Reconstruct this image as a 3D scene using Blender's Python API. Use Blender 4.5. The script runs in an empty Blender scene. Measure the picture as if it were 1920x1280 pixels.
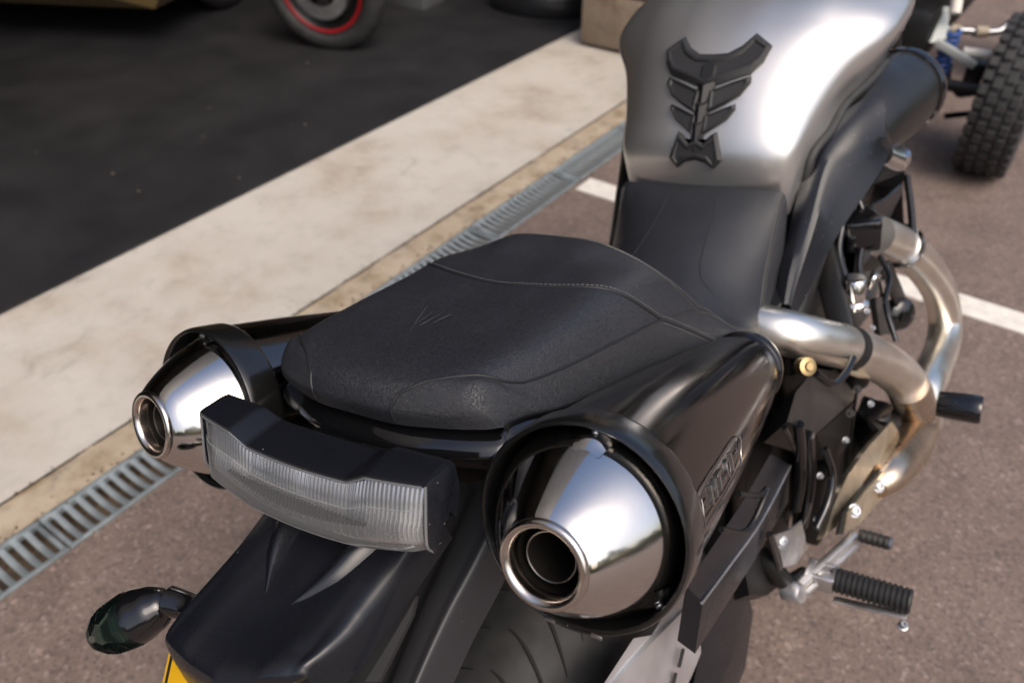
import bpy, bmesh, math, random
import numpy as np
from mathutils import Vector, Matrix
R = math.radians
random.seed(7); rng = np.random.default_rng(7)
scene = bpy.context.scene

# ------------------------------------------------------------------ camera, sky, sun, exposure
cam_d = bpy.data.cameras.new("camera"); cam = bpy.data.objects.new("camera", cam_d)
scene.collection.objects.link(cam); scene.camera = cam
cam.location = (0, 0, 1.36); cam.rotation_euler = (R(90 - 38.5), 0, 0)
cam_d.sensor_width = 36; cam_d.lens = 28.125; cam_d.clip_start = .02; cam_d.clip_end = 400
cam_d.dof.use_dof = True; cam_d.dof.focus_distance = .60; cam_d.dof.aperture_fstop = 6.3
world = bpy.data.worlds.new("World"); scene.world = world; world.use_nodes = True
wn = world.node_tree; sky = wn.nodes.new("ShaderNodeTexSky"); sky.sky_type = 'NISHITA'
SUN_EL, SUN_AZ = 52, 150          # azimuth clockwise from +Y (camera heading)
sky.sun_disc = False; sky.sun_elevation = R(SUN_EL); sky.sun_rotation = R(SUN_AZ)
sky.air_density = 1.0; sky.dust_density = 6.0; sky.ozone_density = 1.0
wn.nodes["Background"].inputs[1].default_value = .15
hsv = wn.nodes.new("ShaderNodeHueSaturation"); hsv.inputs["Saturation"].default_value = 1.15; hsv.inputs["Value"].default_value = 1.2   # thin high cloud whitens the sky
wn.links.new(sky.outputs[0], hsv.inputs["Color"]); wn.links.new(hsv.outputs[0], wn.nodes["Background"].inputs[0])
sun_d = bpy.data.lights.new("sun", 'SUN'); sun = bpy.data.objects.new("sun", sun_d)
scene.collection.objects.link(sun); sun_d.energy = 1.1; sun_d.angle = R(45); sun_d.color = (1, .99, .98)
sv = Vector((math.sin(R(SUN_AZ)) * math.cos(R(SUN_EL)), math.cos(R(SUN_AZ)) * math.cos(R(SUN_EL)), math.sin(R(SUN_EL))))
sun.rotation_euler = sv.to_track_quat('Z', 'Y').to_euler(); sun.location = (3, 2, 6)
scene.view_settings.view_transform = 'Standard'; scene.view_settings.look = 'None'
scene.view_settings.exposure = 0.16; scene.view_settings.gamma = 1

# ------------------------------------------------------------------ materials
MATS = {}
def mat(name, col, rough=.5, metal=0., coat=0., coat_r=.05, spec=.5, noise=None, bump=None, rough_var=0., build=None, dust=0.):
    """noise=(scale, amount) colour mottling; bump=(scale, strength, distance)"""
    if name in MATS: return MATS[name]
    m = bpy.data.materials.new(name); m.use_nodes = True; nt = m.node_tree; n = nt.nodes; l = nt.links
    b = n["Principled BSDF"]; b.inputs["Base Color"].default_value = (*col, 1)
    b.inputs["Roughness"].default_value = rough; b.inputs["Metallic"].default_value = metal
    b.inputs["Coat Weight"].default_value = coat; b.inputs["Coat Roughness"].default_value = coat_r
    b.inputs["Specular IOR Level"].default_value = spec
    tc = n.new("ShaderNodeTexCoord")
    if noise:
        t = n.new("ShaderNodeTexNoise"); t.inputs["Scale"].default_value = noise[0]; t.inputs["Detail"].default_value = 6
        l.new(tc.outputs["Object"], t.inputs["Vector"])
        r = n.new("ShaderNodeValToRGB"); a = noise[1]
        r.color_ramp.elements[0].position = .3; r.color_ramp.elements[1].position = .7
        r.color_ramp.elements[0].color = (*[max(0, c * (1 - a)) for c in col], 1); r.color_ramp.elements[1].color = (*[min(1, c * (1 + a)) for c in col], 1)
        l.new(t.outputs["Fac"], r.inputs["Fac"]); l.new(r.outputs["Color"], b.inputs["Base Color"])
    if rough_var:
        t = n.new("ShaderNodeTexNoise"); t.inputs["Scale"].default_value = 18; t.inputs["Detail"].default_value = 8; t.inputs["Roughness"].default_value = .7
        l.new(tc.outputs["Object"], t.inputs["Vector"])
        r = n.new("ShaderNodeMapRange"); r.inputs["From Min"].default_value = .3; r.inputs["From Max"].default_value = .7
        r.inputs["To Min"].default_value = max(.02, rough - rough_var); r.inputs["To Max"].default_value = rough + rough_var
        l.new(t.outputs["Fac"], r.inputs["Value"]); l.new(r.outputs["Result"], b.inputs["Roughness"])
    if bump:
        t = n.new("ShaderNodeTexNoise"); t.inputs["Scale"].default_value = bump[0]; t.inputs["Detail"].default_value = 5
        l.new(tc.outputs["Object"], t.inputs["Vector"])
        bp = n.new("ShaderNodeBump"); bp.inputs["Strength"].default_value = bump[1]; bp.inputs["Distance"].default_value = bump[2]
        l.new(t.outputs["Fac"], bp.inputs["Height"]); l.new(bp.outputs["Normal"], b.inputs["Normal"])
    if dust:   # sparse pale dust specks
        v = n.new("ShaderNodeTexVoronoi"); v.inputs["Scale"].default_value = 150; l.new(tc.outputs["Object"], v.inputs["Vector"])
        r = n.new("ShaderNodeMapRange"); r.inputs["From Min"].default_value = .05; r.inputs["From Max"].default_value = .09
        r.inputs["To Min"].default_value = 1; r.inputs["To Max"].default_value = 0; l.new(v.outputs["Distance"], r.inputs["Value"])
        s = n.new("ShaderNodeMath"); s.operation = 'GREATER_THAN'; s.inputs[1].default_value = 1 - dust
        sp = n.new("ShaderNodeSeparateColor"); l.new(v.outputs["Color"], sp.inputs["Color"]); l.new(sp.outputs["Red"], s.inputs[0])
        mu = n.new("ShaderNodeMath"); mu.operation = 'MULTIPLY'; l.new(s.outputs[0], mu.inputs[0]); l.new(r.outputs["Result"], mu.inputs[1])
        mx = n.new("ShaderNodeMix"); mx.data_type = 'RGBA'; l.new(mu.outputs[0], mx.inputs["Factor"])
        src = b.inputs["Base Color"].links[0].from_socket if b.inputs["Base Color"].links else None
        if src: l.new(src, mx.inputs["A"])
        else: mx.inputs["A"].default_value = (*col, 1)
        mx.inputs["B"].default_value = (.32, .30, .27, 1); l.new(mx.outputs["Result"], b.inputs["Base Color"])
    if build: build(nt, n, l, b, tc)
    MATS[name] = m; return m

def leather_nodes(scale, stretch, strength, dist, crack=.5):
    def f(nt, n, l, b, tc):
        mp = n.new("ShaderNodeMapping"); mp.inputs["Rotation"].default_value = (0, 0, R(25)); mp.inputs["Scale"].default_value = (1, stretch, 1)
        l.new(tc.outputs["Object"], mp.inputs["Vector"])
        nz = n.new("ShaderNodeTexNoise"); nz.inputs["Scale"].default_value = scale * .35; nz.inputs["Detail"].default_value = 3
        l.new(mp.outputs[0], nz.inputs["Vector"])
        ad = n.new("ShaderNodeMix"); ad.data_type = 'VECTOR'; ad.inputs["Factor"].default_value = .012
        l.new(mp.outputs[0], ad.inputs["A"]); l.new(nz.outputs["Color"], ad.inputs["B"])
        v = n.new("ShaderNodeTexVoronoi"); v.feature = 'DISTANCE_TO_EDGE'; v.inputs["Scale"].default_value = scale
        l.new(ad.outputs["Result"], v.inputs["Vector"])
        mr = n.new("ShaderNodeMapRange"); mr.inputs["From Max"].default_value = .11; l.new(v.outputs["Distance"], mr.inputs["Value"])
        n2 = n.new("ShaderNodeTexNoise"); n2.inputs["Scale"].default_value = scale * 3; n2.inputs["Detail"].default_value = 4; l.new(tc.outputs["Object"], n2.inputs["Vector"])
        n3 = n.new("ShaderNodeTexNoise"); n3.inputs["Scale"].default_value = 22; n3.inputs["Detail"].default_value = 3; l.new(tc.outputs["Object"], n3.inputs["Vector"])
        a1 = n.new("ShaderNodeMath"); a1.operation = 'MULTIPLY_ADD'; l.new(n2.outputs["Fac"], a1.inputs[0]); a1.inputs[1].default_value = .35; l.new(mr.outputs["Result"], a1.inputs[2])
        a2 = n.new("ShaderNodeMath"); a2.operation = 'MULTIPLY_ADD'; l.new(n3.outputs["Fac"], a2.inputs[0]); a2.inputs[1].default_value = .5; l.new(a1.outputs[0], a2.inputs[2])
        bp = n.new("ShaderNodeBump"); bp.inputs["Strength"].default_value = strength; bp.inputs["Distance"].default_value = dist
        l.new(a2.outputs[0], bp.inputs["Height"]); l.new(bp.outputs["Normal"], b.inputs["Normal"])
        rr = n.new("ShaderNodeMapRange"); rr.inputs["From Min"].default_value = .3; rr.inputs["From Max"].default_value = .7
        rr.inputs["To Min"].default_value = .34; rr.inputs["To Max"].default_value = .47; l.new(n3.outputs["Fac"], rr.inputs["Value"]); l.new(rr.outputs["Result"], b.inputs["Roughness"])
        cm = n.new("ShaderNodeMix"); cm.data_type = 'RGBA'; l.new(mr.outputs["Result"], cm.inputs["Factor"])
        cm.inputs["A"].default_value = (.030, .032, .038, 1); cm.inputs["B"].default_value = (.014, .015, .0190, 1)  # creases coloured paler to stand in for highlights on the wrinkles
        l.new(cm.outputs["Result"], b.inputs["Base Color"])
    return f
M_LEATH = mat("coarse_black_leather", (.018, .018, .02), .42, build=leather_nodes(480, .5, .42, .0008))
M_LEATH2 = mat("fine_black_leather", (.018, .018, .02), .42, build=leather_nodes(560, .8, .5, .0009))
M_VINYL = mat("smooth_black_vinyl", (.02, .0205, .022), .40, build=leather_nodes(900, .9, .3, .0005))
M_PIPE = mat("seam_piping", (.012, .012, .013), .45)
M_STITCH = mat("grey_thread", (.13, .128, .122), .7)
M_SATIN = mat("satin_black_plastic", (.0075, .0085, .0120), .29, spec=.5, rough_var=.06, bump=(900, .08, .0004), dust=.10)
M_FADED = mat("faded_black_plastic", (.026, .027, .031), .44, rough_var=.06, dust=.10)
M_MATTE = mat("matte_black_paint", (.010, .010, .0105), .34, spec=.5, rough_var=.06, dust=.05)
M_GLOSS = mat("gloss_black_plastic", (.005, .005, .006), .12, coat=.5, rough_var=.05, dust=.06)
M_NICKEL = mat("smoked_black_chrome", (.17, .155, .145), .13, metal=1., rough_var=.05, dust=.03)
M_RING = mat("burnished_black_ring", (.007, .007, .007), .22, coat=.6, coat_r=.16, rough_var=.05, dust=.04)
M_CHROME = mat("polished_steel", (.70, .68, .655), .10, metal=1., rough_var=.06, noise=(22, .07), bump=(30, .04, .002))
M_BRONZE = mat("browned_steel", (.60, .49, .38), .32, metal=1., noise=(10, .3), rough_var=.1)
M_HEADER = mat("heat_tinted_steel", (.92, .87, .78), .33, metal=1., noise=(14, .10), rough_var=.07)
M_LIP = mat("brushed_lip", (.62, .56, .51), .2, metal=1., rough_var=.06)
M_SOOT = mat("sooty_steel", (.022, .020, .018), .42, metal=.7, rough_var=.1)
M_INNER = mat("dark_void", (.008, .008, .008), .8)
M_ALU = mat("brushed_aluminium", (.80, .80, .81), .5, metal=1., rough_var=.08, bump=(400, .06, .0005))
M_CAST = mat("cast_alloy", (.62, .61, .60), .45, metal=1., noise=(60, .15), rough_var=.1)
M_GOLD = mat("champagne_alloy", (.82, .72, .54), .42, metal=1., noise=(30, .12), rough_var=.08)
M_BOLT = mat("bright_bolt", (.36, .37, .39), .36, metal=1.)
M_ENGINE = mat("engine_black", (.006, .006, .006), .45, spec=.35, rough_var=.1, bump=(300, .1, .0005))
M_DKMET = mat("dark_bracket", (.014, .0135, .0135), .4, metal=.3, rough_var=.08)
M_RUBBER = mat("tyre_rubber", (.024, .024, .024), .62, noise=(40, .35), bump=(160, .15, .001), dust=.08)
M_GRIP = mat("peg_rubber", (.014, .014, .014), .55, rough_var=.08)
M_SILVER = mat("silver_metallic_paint", (.62, .61, .595), .40, metal=.9, coat=1., coat_r=.03, noise=(1800, .06))
M_REFL = mat("lamp_reflector", (.66, .66, .66), .30, metal=.75, rough_var=.05)
M_YELLOW = mat("yellow_plate", (.75, .42, .01), .35, coat=.3)
M_BLACKINK = mat("plate_border", (.01, .01, .01), .5)

def lens_mat(name, tint, fac, rough=.08, see=None):
    m = bpy.data.materials.new(name); m.use_nodes = True; n = m.node_tree.nodes; l = m.node_tree.links
    out = n["Material Output"]; b = n["Principled BSDF"]; b.inputs["Base Color"].default_value = (*tint, 1); b.inputs["Roughness"].default_value = rough
    t = n.new("ShaderNodeBsdfTransparent"); t.inputs["Color"].default_value = (*(see or [min(1, c * 1.1 + .1) for c in tint]), 1)
    mx = n.new("ShaderNodeMixShader"); fr = n.new("ShaderNodeFresnel"); fr.inputs["IOR"].default_value = 1.45
    ad = n.new("ShaderNodeMath"); ad.operation = 'ADD'; ad.inputs[1].default_value = fac; ad.use_clamp = True
    l.new(fr.outputs[0], ad.inputs[0]); l.new(ad.outputs[0], mx.inputs[0]); l.new(t.outputs[0], mx.inputs[1]); l.new(b.outputs[0], mx.inputs[2])
    l.new(mx.outputs[0], out.inputs["Surface"]); MATS[name] = m; return m
M_LENS = lens_mat("clear_lens", (.55, .55, .55), .08, .06, (.93, .93, .93))
M_SMOKE = lens_mat("smoked_green_lens", (.012, .024, .022), .06, .07, (.48, .60, .56))

# ------------------------------------------------------------------ geometry helpers
def cr_eval(P, t):
    P = np.asarray(P, float); n = len(P); t = np.atleast_1d(t)
    i = np.clip(np.floor(t).astype(int), 0, n - 2); f = (t - i).reshape((-1,) + (1,) * (P.ndim - 1))
    p1, p2 = P[i], P[i + 1]
    p0 = np.where((i > 0).reshape(f.shape), P[np.maximum(i - 1, 0)], 2 * p1 - p2)
    p3 = np.where((i + 2 < n).reshape(f.shape), P[np.minimum(i + 2, n - 1)], 2 * p2 - p1)
    return .5 * (2 * p1 + (-p0 + p2) * f + (2 * p0 - 5 * p1 + 4 * p2 - p3) * f ** 2 + (-p0 + 3 * p1 - 3 * p2 + p3) * f ** 3)
def smooth(path, k=6):
    P = np.asarray(path, float)
    return cr_eval(P, np.linspace(0, len(P) - 1, (len(P) - 1) * k + 1))
def full_net(net):
    A = np.asarray(net, float); return np.concatenate([A[:, :0:-1] * [-1, 1, 1], A], 1)
class Surf:
    def __init__(s, net, mirror=True):
        s.N = full_net(net) if mirror else np.asarray(net, float); s.h = (s.N.shape[1] - 1) / 2 if mirror else 0
    def at(s, r, c):                       # lists of row / column parameters -> points
        r = np.atleast_1d(np.asarray(r, float)); c = np.atleast_1d(np.asarray(c, float)); out = []
        for a, b in zip(r, c):
            row = cr_eval(s.N, [a])[0]; out.append(cr_eval(row, [b + s.h])[0])
        return np.array(out)
    def grid(s, nr, nc):
        R_ = s.N.shape[0]; C_ = s.N.shape[1]
        rp = np.linspace(0, R_ - 1, nr); cp = np.linspace(0, C_ - 1, nc)
        rows = cr_eval(s.N, rp); g = cr_eval(np.swapaxes(rows, 0, 1), cp)
        return np.swapaxes(g, 0, 1), rp, cp - s.h
def grid_faces(nr, nc, closed=False):
    F = []
    for i in range(nr - 1):
        for j in range(nc if closed else nc - 1):
            k = (j + 1) % nc
            F.append((i * nc + j, i * nc + k, (i + 1) * nc + k, (i + 1) * nc + j))
    return F
def grid_normals(g):
    du = np.gradient(g, axis=0); dv = np.gradient(g, axis=1); n = np.cross(dv, du)
    return n / (np.linalg.norm(n, axis=2, keepdims=True) + 1e-12)

COL = scene.collection
def surf_obj(name, g, m, parent, test):
    n = grid_normals(g); V = g.reshape(-1, 3); F = grid_faces(*g.shape[:2])
    if n[test][2] < 0: n = -n; F = [f[::-1] for f in F]
    return obj(name, V, F, m, parent, normals=n.reshape(-1, 3)), n
def obj(name, V, F, m, parent=None, sharp=35, normals=None, flat=False):
    me = bpy.data.meshes.new(name); me.from_pydata([tuple(map(float, v)) for v in V], [], [tuple(f) for f in F]); me.update()
    o = bpy.data.objects.new(name, me); COL.objects.link(o)
    if m: me.materials.append(m)
    if not flat:
        me.polygons.foreach_set("use_smooth", [True] * len(me.polygons))
        if normals is not None: me.normals_split_custom_set_from_vertices([tuple(n) for n in normals])
        else: me.set_sharp_from_angle(angle=R(sharp))
    if parent: o.parent = parent
    return o
def fix(o):
    bm = bmesh.new(); bm.from_mesh(o.data); bmesh.ops.recalc_face_normals(bm, faces=bm.faces); bm.to_mesh(o.data); bm.free(); return o
def merge(parts):
    V, F = [], []
    for v, f in parts:
        k = len(V); V += [tuple(p) for p in v]; F += [tuple(i + k for i in q) for q in f]
    return V, F
def tube(path, rad, n=16, k=6, caps=True, flat=None):
    P = smooth(path, k) if k > 1 else np.asarray(path, float)
    rr = cr_eval(np.asarray(rad, float), np.linspace(0, len(rad) - 1, len(P))) if hasattr(rad, '__len__') else np.full(len(P), rad)
    T = np.gradient(P, axis=0); T /= np.linalg.norm(T, axis=1, keepdims=True) + 1e-12
    up = np.array([0, 0, 1.]) if abs(T[0][2]) < .9 else np.array([1., 0, 0])
    a = np.cross(T[0], up); a /= np.linalg.norm(a); V = []
    for p, t, r in zip(P, T, rr):
        a = a - t * (a @ t); a /= np.linalg.norm(a); b = np.cross(t, a)
        for j in range(n):
            w = 2 * math.pi * j / n; V.append(p + r * (math.cos(w) * a + math.sin(w) * b) )
    F = grid_faces(len(P), n, True)
    if caps: F.append(tuple(range(n - 1, -1, -1))); F.append(tuple((len(P) - 1) * n + j for j in range(n)))
    return V, F
def lathe(prof, c, d, n=48, close=False):
    """prof: (radius, distance along d)"""
    d = np.asarray(d, float); d /= np.linalg.norm(d); c = np.asarray(c, float)
    a = np.cross(d, [1., 0, 0]) if abs(d[0]) < .9 else np.cross(d, [0, 0, 1.]); a /= np.linalg.norm(a); b = np.cross(d, a)
    V = []
    for r, h in prof:
        for j in range(n):
            w = 2 * math.pi * j / n; V.append(c + d * h + r * (math.cos(w) * a + math.sin(w) * b))
    return V, grid_faces(len(prof), n, True)
def box(c, size, rot=None, bev=0., seg=2):
    bm = bmesh.new(); bmesh.ops.create_cube(bm, size=1)
    for v in bm.verts: v.co = Vector((v.co.x * size[0], v.co.y * size[1], v.co.z * size[2]))
    if bev: bmesh.ops.bevel(bm, geom=bm.edges[:], offset=bev, segments=seg, profile=.5, affect='EDGES')
    Mx = rot.to_4x4() if rot is not None else Matrix.Identity(4)
    V = [tuple(Mx @ v.co + Vector(c)) for v in bm.verts]; bm.verts.index_update(); F = [tuple(v.index for v in f.verts) for f in bm.faces]; bm.free()
    return V, F
def beam(a, b, w, h, up=(0, 0, 1), bev=.002, taper=1.):
    a, b = Vector(a), Vector(b); d = b - a; y = d.normalized(); x = y.cross(Vector(up)).normalized(); z = x.cross(y)
    rot = Matrix((x, y, z)).transposed(); V, F = box((0, 0, 0), (w, d.length, h), None, bev); out = []
    for v in V:
        s = 1 + (taper - 1) * (v[1] / d.length + .5); p = Vector((v[0] * s, v[1], v[2] * s)); out.append(tuple(rot @ p + (a + b) / 2))
    return out, F
def prism(outline, off, inset=0., bev=0.):
    """closed outline (3D points) raised along the vector off; the top outline pulled in by inset"""
    P = [Vector(p) for p in outline]; off = Vector(off); c = sum(P, Vector()) / len(P)
    def pull(p, d):
        v = c - p; return p + v.normalized() * min(d, v.length * .9)
    rings = [[p for p in P], [p + off * (1 - (bev > 0) * .35) for p in P]]
    if bev: rings.append([pull(p, bev) + off for p in P])
    elif inset: rings[-1] = [pull(p, inset) + off for p in P]
    n = len(P); V = [tuple(p) for r in rings for p in r]; F = grid_faces(len(rings), n, True)
    F.append(tuple((len(rings) - 1) * n + j for j in range(n))); F.append(tuple(range(n - 1, -1, -1)))
    return V, F
def loft(sections, caps=True):
    n = len(sections[0]); V = [tuple(p) for s in sections for p in s]; F = grid_faces(len(sections), n, True)
    if caps: F.append(tuple(range(n - 1, -1, -1))); F.append(tuple((len(sections) - 1) * n + j for j in range(n)))
    return V, F
def empty(name, loc=(0, 0, 0), rot=(0, 0, 0)):
    o = bpy.data.objects.new(name, None); COL.objects.link(o); o.location = loc; o.rotation_euler = rot; o.empty_display_size = .1; return o
def tag(o, label=None, cat=None, group=None, kind=None):
    if label: o['label'] = label
    if cat: o['category'] = cat
    if group: o['group'] = group
    if kind: o['kind'] = kind
    return o
def bolt(c, d, r=.006, h=.005):
    return lathe([(0, 0), (r * 1.35, 0), (r * 1.35, h * .25), (r, h * .3), (r, h * .9), (r * .85, h), (r * .5, h), (r * .45, h * .6), (0, h * .6)], c, d, 12)
AX = np.array

# ================================================================== SETTING
TH = R(-35.4)        # the drain and the garage front run 35.4 degrees off the view direction
def ground_rot(o): o.rotation_euler = (0, 0, TH); return o
def sheet(n0, n1, t0, t1, z): return [(n0, t0, z), (n1, t0, z), (n1, t1, z), (n0, t1, z)], [(0, 1, 2, 3)]

def asphalt(nt, n, l, b, tc):
    v = n.new("ShaderNodeTexVoronoi"); v.inputs["Scale"].default_value = 150; l.new(tc.outputs["Object"], v.inputs["Vector"])
    sp = n.new("ShaderNodeSeparateColor"); l.new(v.outputs["Color"], sp.inputs["Color"])
    r = n.new("ShaderNodeValToRGB"); e = r.color_ramp.elements
    e[0].position = 0; e[0].color = (.105, .081, .073, 1); e[1].position = 1; e[1].color = (.25, .195, .175, 1)
    for p, c in ((.25, (.150, .110, .092, 1)), (.7, (.166, .123, .103, 1)), (.93, (.192, .146, .124, 1))):
        k = e.new(p); k.color = c
    l.new(sp.outputs["Red"], r.inputs["Fac"])
    big = n.new("ShaderNodeTexNoise"); big.inputs["Scale"].default_value = 7; big.inputs["Detail"].default_value = 8; big.inputs["Roughness"].default_value = .65; l.new(tc.outputs["Object"], big.inputs["Vector"])
    br = n.new("ShaderNodeMapRange"); br.inputs["From Min"].default_value = .3; br.inputs["From Max"].default_value = .7; br.inputs["To Min"].default_value = .80; br.inputs["To Max"].default_value = 1.18
    l.new(big.outputs["Fac"], br.inputs["Value"])
    mu = n.new("ShaderNodeMix"); mu.data_type = 'RGBA'; mu.blend_type = 'MULTIPLY'; mu.inputs["Factor"].default_value = 1
    l.new(r.outputs["Color"], mu.inputs["A"]); l.new(br.outputs["Result"], mu.inputs["B"])
    # scattered bigger pale stones
    v2 = n.new("ShaderNodeTexVoronoi"); v2.inputs["Scale"].default_value = 34; l.new(tc.outputs["Object"], v2.inputs["Vector"])
    s2 = n.new("ShaderNodeSeparateColor"); l.new(v2.outputs["Color"], s2.inputs["Color"])
    g = n.new("ShaderNodeMath"); g.operation = 'GREATER_THAN'; g.inputs[1].default_value = .80; l.new(s2.outputs["Green"], g.inputs[0])
    d = n.new("ShaderNodeMapRange"); d.inputs["From Min"].default_value = .12; d.inputs["From Max"].default_value = .26; d.inputs["To Min"].default_value = .8; d.inputs["To Max"].default_value = 0; l.new(v2.outputs["Distance"], d.inputs["Value"])
    mm = n.new("ShaderNodeMath"); mm.operation = 'MULTIPLY'; l.new(g.outputs[0], mm.inputs[0]); l.new(d.outputs["Result"], mm.inputs[1])
    m2 = n.new("ShaderNodeMix"); m2.data_type = 'RGBA'; l.new(mm.outputs[0], m2.inputs["Factor"]); l.new(mu.outputs["Result"], m2.inputs["A"])
    tint = n.new("ShaderNodeValToRGB"); te = tint.color_ramp.elements; te[0].color = (.07, .06, .056, 1); te[1].color = (.30, .22, .19, 1)
    l.new(s2.outputs["Blue"], tint.inputs["Fac"]); l.new(tint.outputs["Color"], m2.inputs["B"]); l.new(m2.outputs["Result"], b.inputs["Base Color"])
    bp = n.new("ShaderNodeBump"); bp.inputs["Strength"].default_value = .5; bp.inputs["Distance"].default_value = .002; l.new(v.outputs["Distance"], bp.inputs["Height"]); l.new(bp.outputs["Normal"], b.inputs["Normal"])
M_ASPH = mat("red_brown_asphalt", (.13, .105, .095), .85, build=asphalt)

def concrete(base, stain, sc=3.0, grit=.12):
    def f(nt, n, l, b, tc):
        a = n.new("ShaderNodeTexNoise"); a.inputs["Scale"].default_value = sc; a.inputs["Detail"].default_value = 9; a.inputs["Roughness"].default_value = .62; l.new(tc.outputs["Object"], a.inputs["Vector"])
        r = n.new("ShaderNodeValToRGB"); e = r.color_ramp.elements; e[0].position = .34; e[0].color = (*stain, 1); e[1].position = .60; e[1].color = (*base, 1)
        k = e.new(.46); k.color = (*[s * .35 + t * .65 for s, t in zip(stain, base)], 1)
        l.new(a.outputs["Fac"], r.inputs["Fac"])
        c = n.new("ShaderNodeTexNoise"); c.inputs["Scale"].default_value = 11; c.inputs["Detail"].default_value = 9; c.inputs["Roughness"].default_value = .7; l.new(tc.outputs["Object"], c.inputs["Vector"])
        cr_ = n.new("ShaderNodeMapRange"); cr_.inputs["From Min"].default_value = .33; cr_.inputs["From Max"].default_value = .5; cr_.inputs["To Min"].default_value = 1 - grit; cr_.inputs["To Max"].default_value = 1; l.new(c.outputs["Fac"], cr_.inputs["Value"])
        mu = n.new("ShaderNodeMix"); mu.data_type = 'RGBA'; mu.blend_type = 'MULTIPLY'; mu.inputs["Factor"].default_value = 1; l.new(r.outputs["Color"], mu.inputs["A"]); l.new(cr_.outputs["Result"], mu.inputs["B"]); l.new(mu.outputs["Result"], b.inputs["Base Color"])
        q = n.new("ShaderNodeTexNoise"); q.inputs["Scale"].default_value = 5.5; q.inputs["Detail"].default_value = 10; q.inputs["Roughness"].default_value = .72; q.inputs["Distortion"].default_value = .6; l.new(tc.outputs["Object"], q.inputs["Vector"])
        qr = n.new("ShaderNodeMapRange"); qr.inputs["From Min"].default_value = .57; qr.inputs["From Max"].default_value = .74; qr.inputs["To Max"].default_value = .75; l.new(q.outputs["Fac"], qr.inputs["Value"])
        qm = n.new("ShaderNodeMix"); qm.data_type = 'RGBA'; l.new(qr.outputs["Result"], qm.inputs["Factor"]); l.new(mu.outputs["Result"], qm.inputs["A"]); qm.inputs["B"].default_value = (*[c * .62 for c in stain], 1); l.new(qm.outputs["Result"], b.inputs["Base Color"])
        bp = n.new("ShaderNodeBump"); bp.inputs["Strength"].default_value = .35; bp.inputs["Distance"].default_value = .004; l.new(c.outputs["Fac"], bp.inputs["Height"]); l.new(bp.outputs["Normal"], b.inputs["Normal"])
    return f
M_CONC = mat("pale_concrete", (.5, .45, .39), .82, build=concrete((.49, .460, .415), (.37, .325, .268)))
M_MORT = mat("yellowed_mortar", (.4, .33, .24), .88, build=concrete((.42, .35, .265), (.25, .185, .11), 9, .45))
M_STONE = mat("brown_stone", (.23, .18, .13), .85, build=concrete((.25, .20, .15), (.17, .125, .085), 8, .3))
M_JOINT = mat("rusty_joint", (.14, .08, .045), .9)
M_PAINT = mat("worn_white_paint", (.68, .65, .59), .7, noise=(30, .12), bump=(160, .3, .002))
M_GALV = mat("galvanised_steel", (.33, .375, .39), .52, metal=.6, noise=(25, .28), rough_var=.12)
M_TRENCH = mat("wet_trench", (.13, .095, .065), .8, noise=(20, .5))
def matnodes(nt, n, l, b, tc):
    w = n.new("ShaderNodeTexChecker"); w.inputs["Scale"].default_value = 260; l.new(tc.outputs["Object"], w.inputs["Vector"])
    a = n.new("ShaderNodeTexNoise"); a.inputs["Scale"].default_value = 4; a.inputs["Detail"].default_value = 8; l.new(tc.outputs["Object"], a.inputs["Vector"])
    r = n.new("ShaderNodeValToRGB"); e = r.color_ramp.elements; e[0].position = .35; e[0].color = (.008, .008, .010, 1); e[1].position = .7; e[1].color = (.019, .0185, .021, 1); l.new(a.outputs["Fac"], r.inputs["Fac"])
    l.new(r.outputs["Color"], b.inputs["Base Color"])
    bp = n.new("ShaderNodeBump"); bp.inputs["Strength"].default_value = .5; bp.inputs["Distance"].default_value = .0015; l.new(w.outputs["Fac"], bp.inputs["Height"]); l.new(bp.outputs["Normal"], b.inputs["Normal"])
M_MAT = mat("woven_rubber_mat", (.03, .03, .034), .62, build=matnodes)
M_WALL = mat("dark_garage_wall", (.06, .058, .055), .8, noise=(2, .2))
M_UNSEEN = mat("dark_unseen_wall", (.075, .075, .08), .6, noise=(3, .2))  # wall tone set dark for the reflections in seat and tank
M_REND = mat("grey_render", (.30, .28, .26), .85, noise=(3, .15))

gr = ground_rot(obj("ground", *sheet(-1.332, 90, -90, 90, 0), M_ASPH)); tag(gr, kind='structure')
pl = ground_rot(obj("parking_line", *box((1.84, 2.288, .002), (6.30, .102, .004)), M_PAINT)); tag(pl, kind='structure')
ap = ground_rot(obj("concrete_apron", *sheet(-2.9, -1.568, -60, 60, .002), M_CONC)); tag(ap, kind='structure')
# crumbling mortar strip beside the drain, slightly lower, with a wavering joint
V = []; nt_ = 400
for i in range(nt_ + 1):
    t = -6 + 13 * i / nt_; wv = .006 * math.sin(t * 7.3) + .004 * math.sin(t * 23.1) + rng.normal(0, .0025)
    V += [(-1.578, t, -.012), (-1.5665 + wv, t, -.016), (-1.560 + wv, t, -.002 + rng.normal(0, .001)), (-1.51, t, rng.normal(0, .0012)), (-1.466, t, -.001)]
ms = ground_rot(obj("mortar_strip", V, grid_faces(nt_ + 1, 5), M_MORT)); tag(ms, kind='structure')
tr = ground_rot(obj("drain_trench", [(-1.470, -30, -.002), (-1.470, -30, -.075), (-1.326, -30, -.075), (-1.326, -30, -.002), (-1.470, 30, -.002), (-1.470, 30, -.075), (-1.326, 30, -.075), (-1.326, 30, -.002)], [(0, 1, 5, 4), (1, 2, 6, 5), (2, 3, 7, 6)], M_TRENCH)); tag(tr, kind='structure')

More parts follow.
